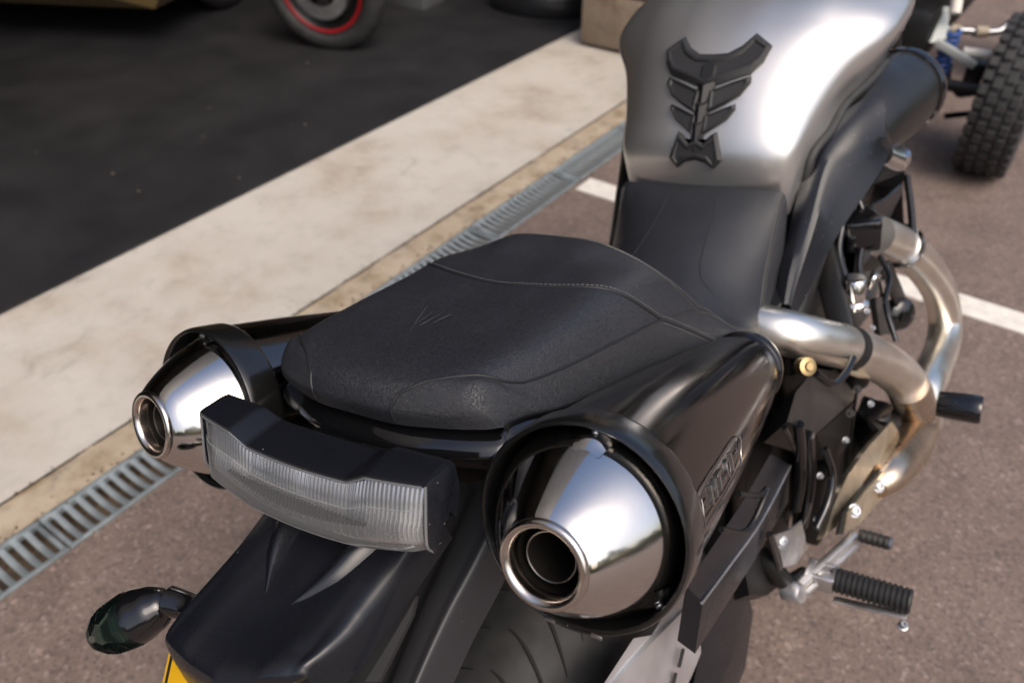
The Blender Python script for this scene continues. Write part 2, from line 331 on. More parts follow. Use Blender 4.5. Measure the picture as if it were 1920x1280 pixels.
# drain gratings: half-metre galvanised sections, each bar a piece of its own
N0, N1, PITCH = -1.462, -1.334, .0272
bar_me = None
t0 = -1.19; SEC = .5
sec_lab = 0
near_words = {}
for k in range(9):
    a = t0 + k * SEC; b = a + SEC - .003; mid = (a + b) / 2
    g = empty("drain_grate"); ground_rot(g)
    rails = []
    for n_, w in ((N0 + .006, .012), (N1 - .0055, .011)):
        rails.append(box((n_, mid, -.006), (w, b - a, .018), None, .0012))
    rails.append(box(((N0 + N1) / 2, a + .006, -.008), (N1 - N0 - .026, .010, .012), None, .001))
    rails.append(box(((N0 + N1) / 2, b - .006, -.008), (N1 - N0 - .026, .010, .012), None, .001))
    fr = obj("frame", *merge(rails), M_GALV, g)
    nb = 17
    for j in range(nb):
        t = a + .030 + j * (SEC - .063) / (nb - 1)
        if bar_me is None:
            V = []; ns = 9; L = N1 - N0 - .024
            for i in range(ns):
                x = -L / 2 + L * i / (ns - 1); sag = -.008 * (1 - (2 * x / L) ** 2)
                for dy, dz in ((-.0070, -.004), (-.0070, -.001), (-.004, .001), (.004, .001), (.0070, -.001), (.0070, -.004)): V.append((x, dy, sag + dz - .001))
            bo = obj("bar", V, grid_faces(ns, 6, True) + [(5, 4, 3, 2, 1, 0), tuple((ns - 1) * 6 + q for q in range(6))], M_GALV, g); bar_me = bo.data
        else:
            bo = bpy.data.objects.new("bar", bar_me); COL.objects.link(bo); bo.parent = g
        bo.location = ((N0 + N1) / 2, t, 0)
    g['t'] = mid; del g['t']
    lab = {0: "section of galvanised drain grating nearest the viewpoint, outside the photo", 1: "section of galvanised drain grating just outside the lower left corner",
           2: "section of galvanised drain grating under the left edge of the photo",
           3: "section of galvanised drain grating below the left muffler",
           4: "section of galvanised drain grating beginning behind the left muffler", 5: "section of galvanised drain grating hidden mostly behind the passenger seat",
           6: "section of galvanised drain grating just past the passenger seat hump", 7: "section of galvanised drain grating ending at the white parking line",
           8: "farthest visible section of galvanised drain grating, beside the tank"}.get(k, "section of galvanised drain grating behind the motorcycle tail, outside the photo")
    tag(g, lab, "drain grate", "drain grating sections along the apron")

# black mat of the garage floor, the garage shell over it and the stone pier
mt = ground_rot(obj("rubber_mat", *box((-5.745, -2.0, .006), (7.0, 13.0, .012)), M_MAT)); tag(mt, "black woven rubber mat covering the garage floor", "mat")
ga = empty("garage"); ground_rot(ga); tag(ga, "dark open garage with black interior beside the concrete apron", "garage")
obj("back_wall", *box((-9.3, -2, 1.5), (.1, 13.2, 3.0)), M_WALL, ga)
obj("side_wall", *box((-5.8, 4.65, 1.5), (6.9, .1, 3.0)), M_WALL, ga)
obj("side_wall", *box((-5.8, -8.6, 1.5), (6.9, .1, 3.0)), M_WALL, ga)
obj("ceiling", *box((-6.1, -2, 3.05), (6.5, 13.3, .1)), M_WALL, ga)
obj("facade", *box((-2.62, -2, 4.25), (.22, 13.4, 2.7), None, .01), M_UNSEEN, ga)  # unseen; height and dark tone shaped for what seat and tank mirror
obj("unseen_end_wall", *box((-2.62, 9.0, 2.8), (.3, 9.0, 5.6), None, .01), M_UNSEEN, ga)  # unseen wall added so the seat top mirrors something dark
obj("lintel", *box((-2.60, -2, 2.84), (.2, 13.2, .12), None, .01), M_DKMET, ga)
pi = empty("stone_pier"); ground_rot(pi); tag(pi, "brown stone pier at the end of the concrete apron", "pier")
obj("core", *box((-1.83, 3.98, 1.3), (.50, .76, 2.6)), M_JOINT, pi)
for i in range(10):
    h = .262
    for (n0, n1) in (((-2.106, -1.56),) if i % 2 == 0 else ((-2.106, -1.85), (-1.838, -1.56))):
        o = obj("block", *box(((n0 + n1) / 2, 3.965, .012 + h * (i + .5)), (n1 - n0, .82, h - .016), None, .012), M_STONE, pi)

# ---- control nets in motorcycle coordinates (x right, y forward, z up), centre to right edge
SEAT = [
 [(0,-.088,.962),(.040,-.086,.961),(.080,-.075,.959),(.105,-.064,.957),(.114,-.056,.955)],
 [(0,-.088,.978),(.040,-.086,.977),(.079,-.075,.976),(.101,-.063,.973),(.115,-.048,.956)],
 [(0,-.072,.991),(.040,-.070,.990),(.078,-.060,.989),(.100,-.047,.984),(.119,-.028,.950)],
 [(0,-.030,.988),(.050,-.030,.988),(.091,-.027,.986),(.107,-.024,.969),(.123,.002,.934)],
 [(0,.022,.978),(.050,.023,.979),(.098,.023,.976),(.116,.027,.951),(.127,.060,.907)],
 [(0,.100,.966),(.050,.100,.967),(.101,.100,.962),(.121,.106,.926),(.131,.130,.872)],
 [(0,.165,.957),(.050,.166,.958),(.102,.172,.949),(.127,.186,.901),(.136,.208,.836)],
 [(0,.228,.954),(.056,.227,.950),(.098,.252,.910),(.119,.295,.846),(.144,.335,.763)],
 [(0,.278,.905),(.052,.288,.890),(.092,.315,.850),(.120,.345,.806),(.146,.390,.733)],
 [(0,.335,.812),(.050,.345,.803),(.090,.370,.784),(.121,.405,.754),(.145,.430,.706)],
 [(0,.430,.794),(.050,.438,.789),(.090,.455,.768),(.121,.472,.722),(.138,.494,.676)],
 [(0,.520,.816),(.050,.524,.812),(.090,.531,.797),(.114,.538,.764),(.128,.552,.704)],
 [(0,.606,.848),(.050,.606,.848),(.092,.607,.847),(.117,.610,.843),(.123,.608,.815)],
]
TANK = [
 [(0,.618,.800),(.06,.619,.800),(.100,.624,.800),(.117,.635,.800),(.122,.660,.800)],
 [(0,.602,.885),(.06,.605,.885),(.103,.615,.885),(.124,.632,.883),(.132,.668,.872)],
 [(0,.630,.940),(.06,.634,.939),(.105,.648,.935),(.135,.672,.922),(.145,.715,.893)],
 [(0,.680,.996),(.06,.684,.993),(.118,.700,.982),(.160,.735,.962),(.152,.768,.912)],
 [(0,.735,1.036),(.06,.738,1.033),(.130,.755,1.022),(.197,.795,.990),(.165,.828,.920)],
 [(0,.800,1.060),(.06,.800,1.058),(.135,.812,1.048),(.209,.845,1.005),(.172,.875,.925)],
 [(0,.900,1.076),(.06,.900,1.074),(.140,.910,1.062),(.209,.930,1.015),(.175,.955,.925)],
 [(0,1.05,1.070),(.06,1.05,1.068),(.130,1.05,1.055),(.180,1.06,1.010),(.175,1.08,.930)],
]

# ================================================================== THE MOTORCYCLE
bike = empty("motorcycle", (0.0929, 0.4120, 0), (0, R(-11.684), R(-31.437)))
tag(bike, "silver and black motorcycle seen from behind, leaning left on the asphalt", "motorcycle")

# ---------------------------------------------------------------- seat
S = Surf([r + [(r[-1][0] - .006, r[-1][1] + .002, r[-1][2] - .010)] for r in SEAT])
g, rp, cp = S.grid(260, 190); nrm = grid_normals(g)
if nrm[130, 95][2] < 0: nrm = -nrm
def c_pipe(s): return np.interp(s, [0, .9, 1.5, 2.0, 2.45, 2.8, 3.2, 6], [1.0, 1.0, 1.12, 1.5, 2.2, 2.8, 3.0, 3.0])
def s6(c): return np.where(np.abs(c) < 3, 5.15 + .85 * (np.abs(c) / 3) ** 2, 6 + np.maximum(0, np.abs(c) - 3) * 1.25)
def c_rider(s): return np.interp(s, [7, 8, 9, 9.7, 10.1, 11, 12], [3.0, 2.98, 3.02, 3.06, 3.12, 3.05, 2.95])
rc = (rp[:-1] + rp[1:]) / 2; cc = np.abs((cp[:-1] + cp[1:]) / 2); RR, CC = np.meshgrid(rc, cc, indexing='ij')
sign = np.sign((cp[:-1] + cp[1:]) / 2)[None, :] * np.ones_like(RR)
reg = np.full(RR.shape, 3)
reg[(RR >= 7) & (CC < c_rider(RR))] = 2
rear = RR < s6(CC)
reg[rear & (CC >= c_pipe(RR))] = 1
reg[rear & (CC < c_pipe(RR)) & (CC < 3)] = 0
def sub_surface(name, mask, m, parent):
    ii, jj = np.nonzero(mask); nc = g.shape[1]; used = {}; V = []; Nn = []; F = []
    def vi(i, j):
        k = i * nc + j
        if k not in used: used[k] = len(V); V.append(g[i, j]); Nn.append(nrm[i, j])
        return used[k]
    for i, j in zip(ii, jj): F.append((vi(i, j), vi(i, j + 1), vi(i + 1, j + 1), vi(i + 1, j)))
    return obj(name, V, F, m, parent, normals=Nn)
base = obj("seat", *loft([[(x * .93, y, z - .012), (x * .93, y, z - .03), (-x * .93, y, z - .03), (-x * .93, y, z - .012)] for (x, y, z) in [SEAT[i][4] for i in (0, 2, 4, 6, 8, 10)]]), M_SATIN, bike)
sub_surface("passenger_panel", reg == 0, M_LEATH, base)
sub_surface("side_panel", (reg == 1) & (sign > 0), M_LEATH2, base)
sub_surface("side_panel", (reg == 1) & (sign < 0), M_LEATH2, base)
sub_surface("bolster_panel", reg == 3, M_LEATH2, base)
sub_surface("rider_panel", reg == 2, M_VINYL, base)
def on_seat(r, c, lift=0.):
    P = S.at(r, c); e = 1e-2
    du = S.at(np.clip(np.asarray(r, float) + e, 0, 12), c) - S.at(np.clip(np.asarray(r, float) - e, 0, 12), c); dv = S.at(r, np.asarray(c, float) + e) - S.at(r, np.asarray(c, float) - e)
    n = np.cross(dv, du); n /= np.linalg.norm(n, axis=1, keepdims=True) + 1e-12; n[n[:, 2] < -.2] *= -1
    return P + n * lift, n
def seam(name, r, c, rad, lift, m=M_PIPE):
    P, n = on_seat(r, c, lift); return obj(name, *tube(P, rad, 8, 1), m, base)
def stitches(r, c, off, pitch=.0042, ln=.0030):
    P, n = on_seat(r, c, .0007); T = np.gradient(P, axis=0); T /= np.linalg.norm(T, axis=1, keepdims=True); P = P + np.cross(n, T) * off
    d = np.r_[0, np.cumsum(np.linalg.norm(np.diff(P, axis=0), axis=1))]; out = []
    for q in np.arange(.002, d[-1] - ln, pitch):
        a = np.array([np.interp(q, d, P[:, k]) for k in range(3)]); b = np.array([np.interp(q + ln, d, P[:, k]) for k in range(3)])
        out.append(tube([a, (a + b) / 2 + n[0] * .0002, b], [.0002, .00048, .0002], 5, 1))
    return out
st = []
for sg in (1, -1):
    r = np.r_[np.linspace(.25, 3.2, 50), np.linspace(3.3, 5.98, 40)]; seam("piping", r, sg * c_pipe(r), .0011, .0003)
    c = np.linspace(3, 4.4, 26); r = s6(c); seam("seam", r, sg * c, .0010, -.0002); st += stitches(r, sg * c, .0034) + stitches(r, sg * c, -.0034)
    r = np.linspace(7, 11.95, 90); seam("seam", r, sg * c_rider(r), .0010, -.0002); st += stitches(r, sg * c_rider(r), .0034) + stitches(r, sg * c_rider(r), -.0034)
    r = np.linspace(6.25, 6.95, 14); seam("seam", r, sg * np.full(14, 3.0), .0007, 0)
    cs = smooth([(11.85, .72), (11, .82), (10.31, 1.06), (9.95, 1.6), (9.62, 2.4)], 8); seam("crease", cs[:, 0], sg * cs[:, 1], .0008, -.0002)
c = np.linspace(-3, 3, 120); r = s6(c); seam("seam", r, c, .0012, 0); st += stitches(r, c, .0034)
r = np.full(120, 7.0); seam("seam", r, c, .0011, 0); st += stitches(r, c, .0036) + stitches(r, c, -.0036)
so = obj("stitching", *merge(st), M_STITCH, base); tag(so, kind='stuff')
em = []
for a in ([(-0.0246,0.0429,0.9756), (-0.021,0.0337,0.9762), (-0.0139,0.0167,0.9796), (-0.0072,0.0031,0.9817), (-0.0014,-0.0088,0.9849)], [(-0.0107,0.0337,0.9774), (-0.01,0.0211,0.9786), (-0.0076,0.0065,0.9816)], [(-0.0035,0.0336,0.9759), (-0.0014,0.0178,0.98), (-0.0036,0.0069,0.981)], [(0.0089,0.0337,0.9779), (0.0061,0.0247,0.9787), (0.0048,0.0141,0.9802)]):
    em.append(tube([AX(p) + AX((0, 0, .0006)) for p in a], [.0003, .0007, .0003], 6, 4))
obj("emblem", *merge(em), mat("embossed_vinyl", (.028, .028, .031), .28), base)

# ---------------------------------------------------------------- tail cowl below the seat
edge = []
for s_ in np.linspace(7.6, 0.0, 40): edge.append(S.at([s_], [4.0])[0])
for c_ in np.linspace(3.8, 0, 24): edge.append(S.at([0.0], [c_])[0])
edge = np.array(edge); edge = np.r_[edge, (edge[:-1] * [-1, 1, 1])[::-1]]
rows = []
cen = np.array([0, .16, .9])
for p in edge:
    out = np.array([p[0], p[1] - .12, 0]); out /= np.linalg.norm(out) + 1e-9
    rows.append([p - out * .02 + [0, 0, -.006], p + out * .0005 + [0, 0, -.014], p + out * .006 + [0, 0, -.019], p + out * .0065 + [0, 0, -.022], p + out * .004 + [0, 0, -.024], p - out * .014 + [0, 0, -.045], p - out * .05 + [0, 0, -.085]])
rows = np.array(rows); obj("tail_cowl", rows.reshape(-1, 3), grid_faces(len(edge), 7), M_GLOSS, bike, 40)

# ---------------------------------------------------------------- mufflers
def muffler(sx):
    C = AX((sx * .19, -.088, .918)); d = AX((sx * .075, -.932, .3625)); d /= np.linalg.norm(d)
    def L(prof, n=64): return lathe(prof, C, d, n)
    body = obj("muffler", *L([(.0, -.500), (.018, -.497), (.030, -.478), (.041, -.435), (.0500, -.36), (.0575, -.27), (.0640, -.18), (.0695, -.09), (.0722, -.018)]), M_NICKEL, bike, 50)
    obj("hanger_band", *L([(.0390, -.452), (.0415, -.451), (.0425, -.447), (.0440, -.436), (.0436, -.431), (.0410, -.429)]), M_GLOSS, body, 50)
    obj("end_ring", *L([(.0715, -.024), (.0742, -.022), (.0752, -.018), (.0752, .002), (.0749, .006), (.0738, .0088), (.0722, .0092), (.0709, .0080), (.0702, .005), (.0697, -.006), (.0685, -.05)]), M_RING, body, 50)
    obj("cone", *L([(.0676, -.030), (.0674, -.016), (.0660, -.005), (.0624, .0065), (.0566, .0185), (.0500, .0300), (.0430, .0410), (.0362, .0502), (.0312, .0556), (.0290, .0572)], 72), M_CHROME, body, 60)
    obj("tip_rim", *L([(.0290, .0560), (.0297, .0580), (.0296, .0600), (.0286, .0614), (.0268, .0618), (.0248, .0612), (.0232, .0596), (.0226, .057), (.0224, .03), (.0222, -.03)]), M_LIP, body, 60)
    obj("tip_cavity", *L([(.0224, .050), (.0221, -.028), (.0, -.03)]), M_SOOT, body)
    obj("inner_pipe", *L([(.0172, -.028), (.0172, .046), (.0169, .0478), (.0161, .0482), (.0156, .047), (.0154, -.01), (.0, -.012)]), M_SOOT, body, 50)
    obj("inner_rim", *L([(.0174, .0455), (.0176, .0470), (.0170, .0484), (.0162, .0482), (.0156, .047)]), mat("sooted_rim", (.20, .18, .165), .35, metal=1.), body, 60)
    for w in (85, 205, 325):
        w = R(w if sx > 0 else 180 - w); a = AX((1., 0, 0)); a = a - d * (a @ d); a /= np.linalg.norm(a); b = np.cross(d, a); rad = math.cos(w) * a + math.sin(w) * b
        tang = np.cross(d, rad); V = []
        for i in range(9):
            for j in range(9):
                u_, v_ = (i / 8 - .5) * 2, j / 8; hgt = .0055 * (1 - u_ * u_) * math.sin(math.pi * min(1, v_ * 1.1))
                r0 = np.interp(-.016 + v_ * .032, [-.030, -.016, -.005, .0065, .0185], [.0676, .0674, .0660, .0624, .0566]) - .0004
                V.append(C + d * (-.016 + v_ * .032) + rad * (r0 + hgt) + tang * u_ * .017 * (1 - .45 * v_))
        obj("spring_tab", V, grid_faces(9, 9), M_CHROME, body, 60)
        P = C + d * .003 + rad * .0680
        obj("rivet", *lathe([(.0026, 0), (.0026, .001), (.0018, .0018), (0, .002)], P, rad + d * .35, 14), M_BOLT, body)
    return body
mufR = muffler(1); mufL = muffler(-1)
tag(mufR, "right muffler with polished conical tip and raised badge"); tag(mufL, "left muffler with polished conical tip")
for y_ in (-.012, .016):       # two small drain slots at the bottom of the right ring
    C = AX((.19, -.088, .918)); d = AX((0, -.932, .3625)); a = AX((1., 0, 0)); b = np.cross(d, a); w = R(270) + y_ * 18
    dn = -(math.cos(w) * a + math.sin(w) * b) if (math.cos(w) * a + math.sin(w) * b)[2] > 0 else (math.cos(w) * a + math.sin(w) * b)
    obj("drain_slot", *box(C + d * .0125 + dn * .0712, (.008, .002, .003), None, .0005), M_BOLT, mufR)
# raised badge on the outer flank of the right muffler, reading from tail to front
C = AX((.19, -.088, .918)); d = AX((.075, -.932, .3625)); d /= np.linalg.norm(d); fw = -d; sd = AX((1., 0, 0)); sd = sd - d * (sd @ d); sd /= np.linalg.norm(sd); upv = np.cross(sd, fw)
ang = R(15); nrm_b = math.cos(ang) * sd + math.sin(ang) * upv; up_b = np.cross(nrm_b, fw)
cu = bpy.data.curves.new("badge_text", 'FONT'); cu.body = "MT-01"; cu.size = .019; cu.extrude = .0013; cu.bevel_depth = .0002; cu.align_x = 'CENTER'; cu.align_y = 'CENTER'; cu.space_character = 1.25
tmp = bpy.data.objects.new("badge_tmp", cu); COL.objects.link(tmp); bpy.context.view_layer.update()
dg = bpy.context.evaluated_depsgraph_get(); tm = bpy.data.meshes.new_from_object(tmp.evaluated_get(dg))
BC = C + fw * .086 + nrm_b * .0700
V = [BC + fw * (v.co.x * 1.25) + up_b * v.co.y + nrm_b * (v.co.z - (v.co.y ** 2) / .14 - v.co.x * 1.25 * .055) for v in tm.vertices]; F = [tuple(p.vertices) for p in tm.polygons]
bpy.data.objects.remove(tmp)
M_BADGE = mat("badge_metal", (.30, .285, .27), .32, metal=1.)
obj("badge", V, F, M_BADGE, mufR, 30)
def bpt(x, y): return BC + fw * x + up_b * y + nrm_b * (.0009 - y * y / .14 - x * .055)
fr_ = [(-.062, -.011), (-.062, .0025), (-.047, .011), (.062, .011), (.062, -.0025), (.047, -.011), (-.062, -.011)]
parts = [tube([bpt(*p) for p in smooth(fr_, 4)], .0006, 6, 1)]
for x0 in (-.058, .042): parts.append(tube([bpt(x0, .001), bpt(x0 + .016, .001)], .0008, 6, 1))
obj("badge_frame", *merge(parts), M_BADGE, mufR)

# ---------------------------------------------------------------- tail light
def tl_top(x):
    a = abs(x); return .9665 + .0085 * float(np.interp(a, [.050, .068], [0, 1]))
def tl_y(x): return -.1535 + .0115 * (x / .111) ** 2
xs = np.linspace(-.111, .111, 81); V = []
for x in xs:
    z = tl_top(x); y = tl_y(x); e = 1 if abs(x) < .1109 else 0; yb = -.112 + .003 * (x / .111) ** 2
    V += [(x, yb - .012, .926), (x, yb - .001, z - .030), (x, yb, z - .010), (x, yb - .004, z - .0035), (x, yb - .010, z - .0015), (x, y + .004, z), (x, y + .0006, z - .0005), (x, y, z - .003), (x, y + .003, z - .006)]
F = grid_faces(len(xs), 9) + [tuple(range(8, -1, -1)), tuple((len(xs) - 1) * 9 + k for k in range(9))]
tl = fix(obj("tail_light", V, F, M_SATIN, bike, 30))
for sg in (1, -1):      # black end cheeks behind the lens
    P = [(sg * .1108, -.1118, .9620), (sg * .1108, -.1170, .9705), (sg * .1108, -.139, .9733), (sg * .1108, -.1450, .957), (sg * .1108, -.1505, .942), (sg * .1108, -.1535, .931), (sg * .1108, -.1495, .9205), (sg * .1108, -.1440, .9245), (sg * .1108, -.1205, .9420)]
    obj("end_cheek", *prism(P, (sg * .0022, 0, 0), 0, .0015), M_SATIN, tl)
# lens: bowed ribbed shell; below it the reflector
nv = 15; nx = 200; xs = np.linspace(-.1098, .1098, nx)
prof = smooth([(0, -.003), (-.0035, -.009), (-.0062, -.0150), (-.0085, -.0158), (-.0120, -.0225), (-.0155, -.0300), (-.0175, -.0345), (-.0162, -.0358), (-.0140, -.0395), (-.0085, -.0445), (0, -.047)], 2)
V = []
for x in xs:
    zt = tl_top(x); y = tl_y(x); en = float(np.interp(abs(x), [.098, .1105], [0, 1])); low = .003 * (1 - (x / .111) ** 2)
    for (dy, dz) in prof:
        V.append((x, y + dy * (1 - .22 * en) + en ** 2 * .004, zt - (zt - .966) * np.clip(-dz / .05, 0, 1) + dz * float(np.interp(x, [-.111, -.07, .06, .111], [1.12, 1.20, 1.16, 1.0])) - low))
F = grid_faces(nx, len(prof))
V_lens = V; obj("lens", V, F, M_LENS, tl, 60)
nx2 = 1100; xs2 = np.linspace(-.107, .107, nx2); V = []
pr2 = smooth([(.004, -.006), (-.001, -.012), (-.006, -.020), (-.0105, -.028), (-.012, -.033), (-.0122, -.0365), (-.0080, -.0425), (.002, -.0462)], 2)
for x in xs2:
    zt = tl_top(x); y = tl_y(x); ph = (x + .107) / .0036 * 2 * math.pi; low = .003 * (1 - (x / .111) ** 2)
    bulb = .022 * math.exp(-((abs(x) - .026) / .028) ** 2)
    for q, (dy, dz) in enumerate(pr2):
        m_ = q / (len(pr2) - 1); amp = .0018 if .36 < m_ < .70 else (.0003 if m_ <= .36 else .0011)
        deep = bulb * (1 if .42 < m_ < .72 else .08)
        V.append((x, y + dy + .004 + amp * math.sin(ph) + deep * (.5 + .5 * math.sin(ph)), zt - (zt - .966) * np.clip(-dz / .05, 0, 1) + dz * float(np.interp(x, [-.111, -.07, .06, .111], [1.12, 1.20, 1.16, 1.0])) - low))
obj("reflector", V, grid_faces(nx2, len(pr2)), M_REFL, tl, 80)
sl = []
for x in np.arange(-.078, .064, .0036):
    h = .0105 * (1 - ((x + .007) / .080) ** 2); low = .003 * (1 - (x / .111) ** 2)
    if h > .002: sl.append(box((x, tl_y(x) - .0088, tl_top(x) * 0 + .9385 - low), (.0016, .0030, h), Matrix.Rotation(R(-24), 3, 'X'), .0004, 1))
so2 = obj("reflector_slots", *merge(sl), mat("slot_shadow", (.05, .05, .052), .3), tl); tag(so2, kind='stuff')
M_RIBL = mat("bright_rib", (.45, .45, .45), .25, metal=.5)
for v_, r_ in ((5, .00035), (13, .0006)):
    P = [V_lens[i * len(prof) + v_] for i in range(4, nx - 4, 2)]
    obj("lens_ridge", *tube([AX(p) + AX((0, .0004, 0)) for p in P], r_, 6, 1), M_RIBL, tl)
M_TRIM = mat("lens_trim", (.30, .31, .32), .25, metal=.6)
obj("trim", *tube([(x, tl_y(x) - .0002, tl_top(x) - .0028) for x in np.linspace(-.1105, .1105, 90)], .0009, 6, 1), M_TRIM, tl)
for sg in (1, -1): obj("trim", *tube([(sg * .1122, -.1405, .972), (sg * .1122, -.1460, .957), (sg * .1122, -.1515, .942), (sg * .1122, -.1540, .931), (sg * .1112, -.1500, .9225)], .0010, 6), M_TRIM, tl)
obj("mounting_neck", *box((0, -.085, .915), (.10, .07, .05), None, .008), M_GLOSS, tl)

# ---------------------------------------------------------------- rear fender (carries plate) and inner fender
FEN = [  # centre -> right edge, rows from under the lamp to the tip
 [(0,-.100,.903),(.018,-.100,.903),(.034,-.100,.905),(.052,-.100,.905),(.070,-.100,.899),(.078,-.100,.872)],
 [(0,-.150,.892),(.018,-.150,.892),(.034,-.150,.894),(.052,-.150,.895),(.070,-.150,.889),(.077,-.148,.864)],
 [(0,-.185,.885),(.018,-.185,.885),(.034,-.185,.887),(.052,-.185,.888),(.068,-.185,.883),(.075,-.183,.858)],
 [(0,-.212,.881),(.022,-.212,.882),(.038,-.212,.884),(.052,-.212,.884),(.067,-.212,.880),(.073,-.210,.853)],
 [(0,-.242,.880),(.022,-.242,.881),(.038,-.241,.883),(.052,-.240,.882),(.064,-.238,.879),(.070,-.235,.850)],
 [(0,-.264,.877),(.022,-.264,.878),(.036,-.263,.880),(.050,-.261,.880),(.060,-.258,.877),(.066,-.253,.848)],
 [(0,-.270,.868),(.022,-.270,.868),(.036,-.269,.869),(.050,-.267,.869),(.061,-.263,.866),(.066,-.257,.840)],
 [(0,-.272,.838),(.022,-.272,.838),(.036,-.271,.837),(.050,-.268,.836),(.061,-.263,.834),(.066,-.258,.822)],
]
gf, _, _ = Surf(FEN).grid(90, 91)
q_ = np.clip((-.19 - gf[..., 1]) / .07, 0, 1); gf[..., 1] += .026 * np.clip(gf[..., 0], 0, 1) / .066 * q_     # the rear lip is cut off askew
rf, _ = surf_obj("rear_fender", gf, M_SATIN, bike, (40, 45))
for sg in (1, -1):     # two tapering ridges pressed into the fender
    A = [AX((sg * x, y, z)) for x, y, z in ((.040, -.120, .900), (.036, -.150, .8935), (.028, -.178, .8865), (.013, -.204, .8825))]
    A = smooth(A, 5); W_ = np.interp(np.linspace(0, 3, len(A)), [0, 1, 2, 3], [.016, .0145, .011, .002]); H_ = np.interp(np.linspace(0, 3, len(A)), [0, 1, 2, 3], [.013, .0115, .0075, .0])
    sec = [[p + AX((-sg * w * q, 0, -.004 + (h + .004) * max(0, math.cos(q * 1.5)) ** (1.3 if q > 0 else .7))) for q in np.linspace(-1, 1, 11)] for p, w, h in zip(A, W_, H_)]
    fix(obj("ridge", *loft(sec), M_SATIN, rf, 50))
INN = [
 [(0,-0.026,0.848),(0.035,-0.026,0.848),(0.055,-0.027,0.860),(0.075,-0.028,0.863),(0.088,-0.030,0.858),(0.089,-0.018,0.813)],
 [(0,-0.076,0.812),(0.031,-0.076,0.812),(0.048,-0.077,0.824),(0.066,-0.078,0.827),(0.078,-0.080,0.822),(0.079,-0.068,0.777)],
 [(0,-0.113,0.789),(0.028,-0.113,0.789),(0.044,-0.114,0.801),(0.060,-0.115,0.804),(0.071,-0.117,0.799),(0.072,-0.105,0.754)],
 [(0,-0.148,0.767),(0.027,-0.148,0.767),(0.042,-0.149,0.779),(0.057,-0.150,0.782),(0.067,-0.152,0.777),(0.068,-0.140,0.732)],
 [(0,-0.191,0.739),(0.026,-0.191,0.739),(0.040,-0.192,0.751),(0.054,-0.193,0.754),(0.064,-0.195,0.749),(0.065,-0.183,0.704)],
 [(0,-0.231,0.712),(0.025,-0.231,0.712),(0.038,-0.232,0.724),(0.053,-0.233,0.727),(0.062,-0.235,0.722),(0.063,-0.223,0.677)],
]
gi, _, _ = Surf(INN).grid(60, 81); surf_obj("inner_fender", gi, M_FADED, bike, (30, 40))
fix(obj("fender_slit", *prism([(0.0879,-0.1547,0.872), (0.0865,-0.1663,0.8664), (0.0837,-0.1862,0.8572), (0.0797,-0.2121,0.8455), (0.0875,-0.2072,0.8439), (0.0892,-0.1847,0.8556), (0.0902,-0.1659,0.865)], (0, -.002, .003), 0, 0), M_INNER, bike, 30))
PR = Matrix.Rotation(R(-40), 3, 'X')
plt = fix(obj("number_plate", *box((0, -.282, .826), (.142, .003, .118), PR, .001), M_YELLOW, bike))
pb = [box(Vector((0, -.282, .826)) + PR @ Vector((x, -.0021, z)), (w, .0006, h), PR) for x, z, w, h in ((-.0660, 0, .0022, .111), (.0660, 0, .0022, .111), (0, .0545, .130, .0022), (0, -.0545, .130, .0022))]
obj("plate_border", *merge(pb), M_BLACKINK, plt)
# turn signals
def turn_signal(sx):
    def mr(P): return [(-sx * p[0], p[1], p[2]) for p in P]
    A0, A1 = AX(mr([(-0.098,-0.2321,0.8647)])[0]), AX(mr([(-0.157,-0.2775,0.8388)])[0]); ax_ = A1 - A0; ln_ = np.linalg.norm(ax_)
    def egg(t): return float(np.interp(t, [0, .06, .2, .38, .55, .70, .84, .94, 1], [.004, .0115, .0175, .0212, .0222, .0208, .0165, .0105, .003]))
    st_ = fix(obj("turn_signal", *lathe([(egg(t), t * ln_) for t in np.linspace(0, .41, 16)] + [(.0185, .415 * ln_)], A0, ax_, 32), M_GLOSS, bike, 60))
    pf = []
    for q in range(26):
        t = .415 + .585 * q / 25; pf.append((egg(t) * (1.01 if q % 2 else .985), t * ln_))
    obj("lens", *lathe(pf, A0, ax_, 11), M_SMOKE, st_, 20)
    obj("lens_core", *lathe([(.017, .42 * ln_), (.017, .58 * ln_), (.009, .80 * ln_), (0, .84 * ln_)], A0, ax_, 9), mat("dim_reflector", (.30, .33, .31), .22, metal=.85), st_, 15)
    obj("stalk", *tube(mr([(-0.045,-0.2243,0.8657), (-0.078,-0.228,0.8602), (-0.1,-0.2335,0.8628)]), [.010, .0105, .012], 16), M_GLOSS, st_, 60)
    return st_
turn_signal(-1); ts2 = turn_signal(1); ts2.location = (0, -.03, -.05)

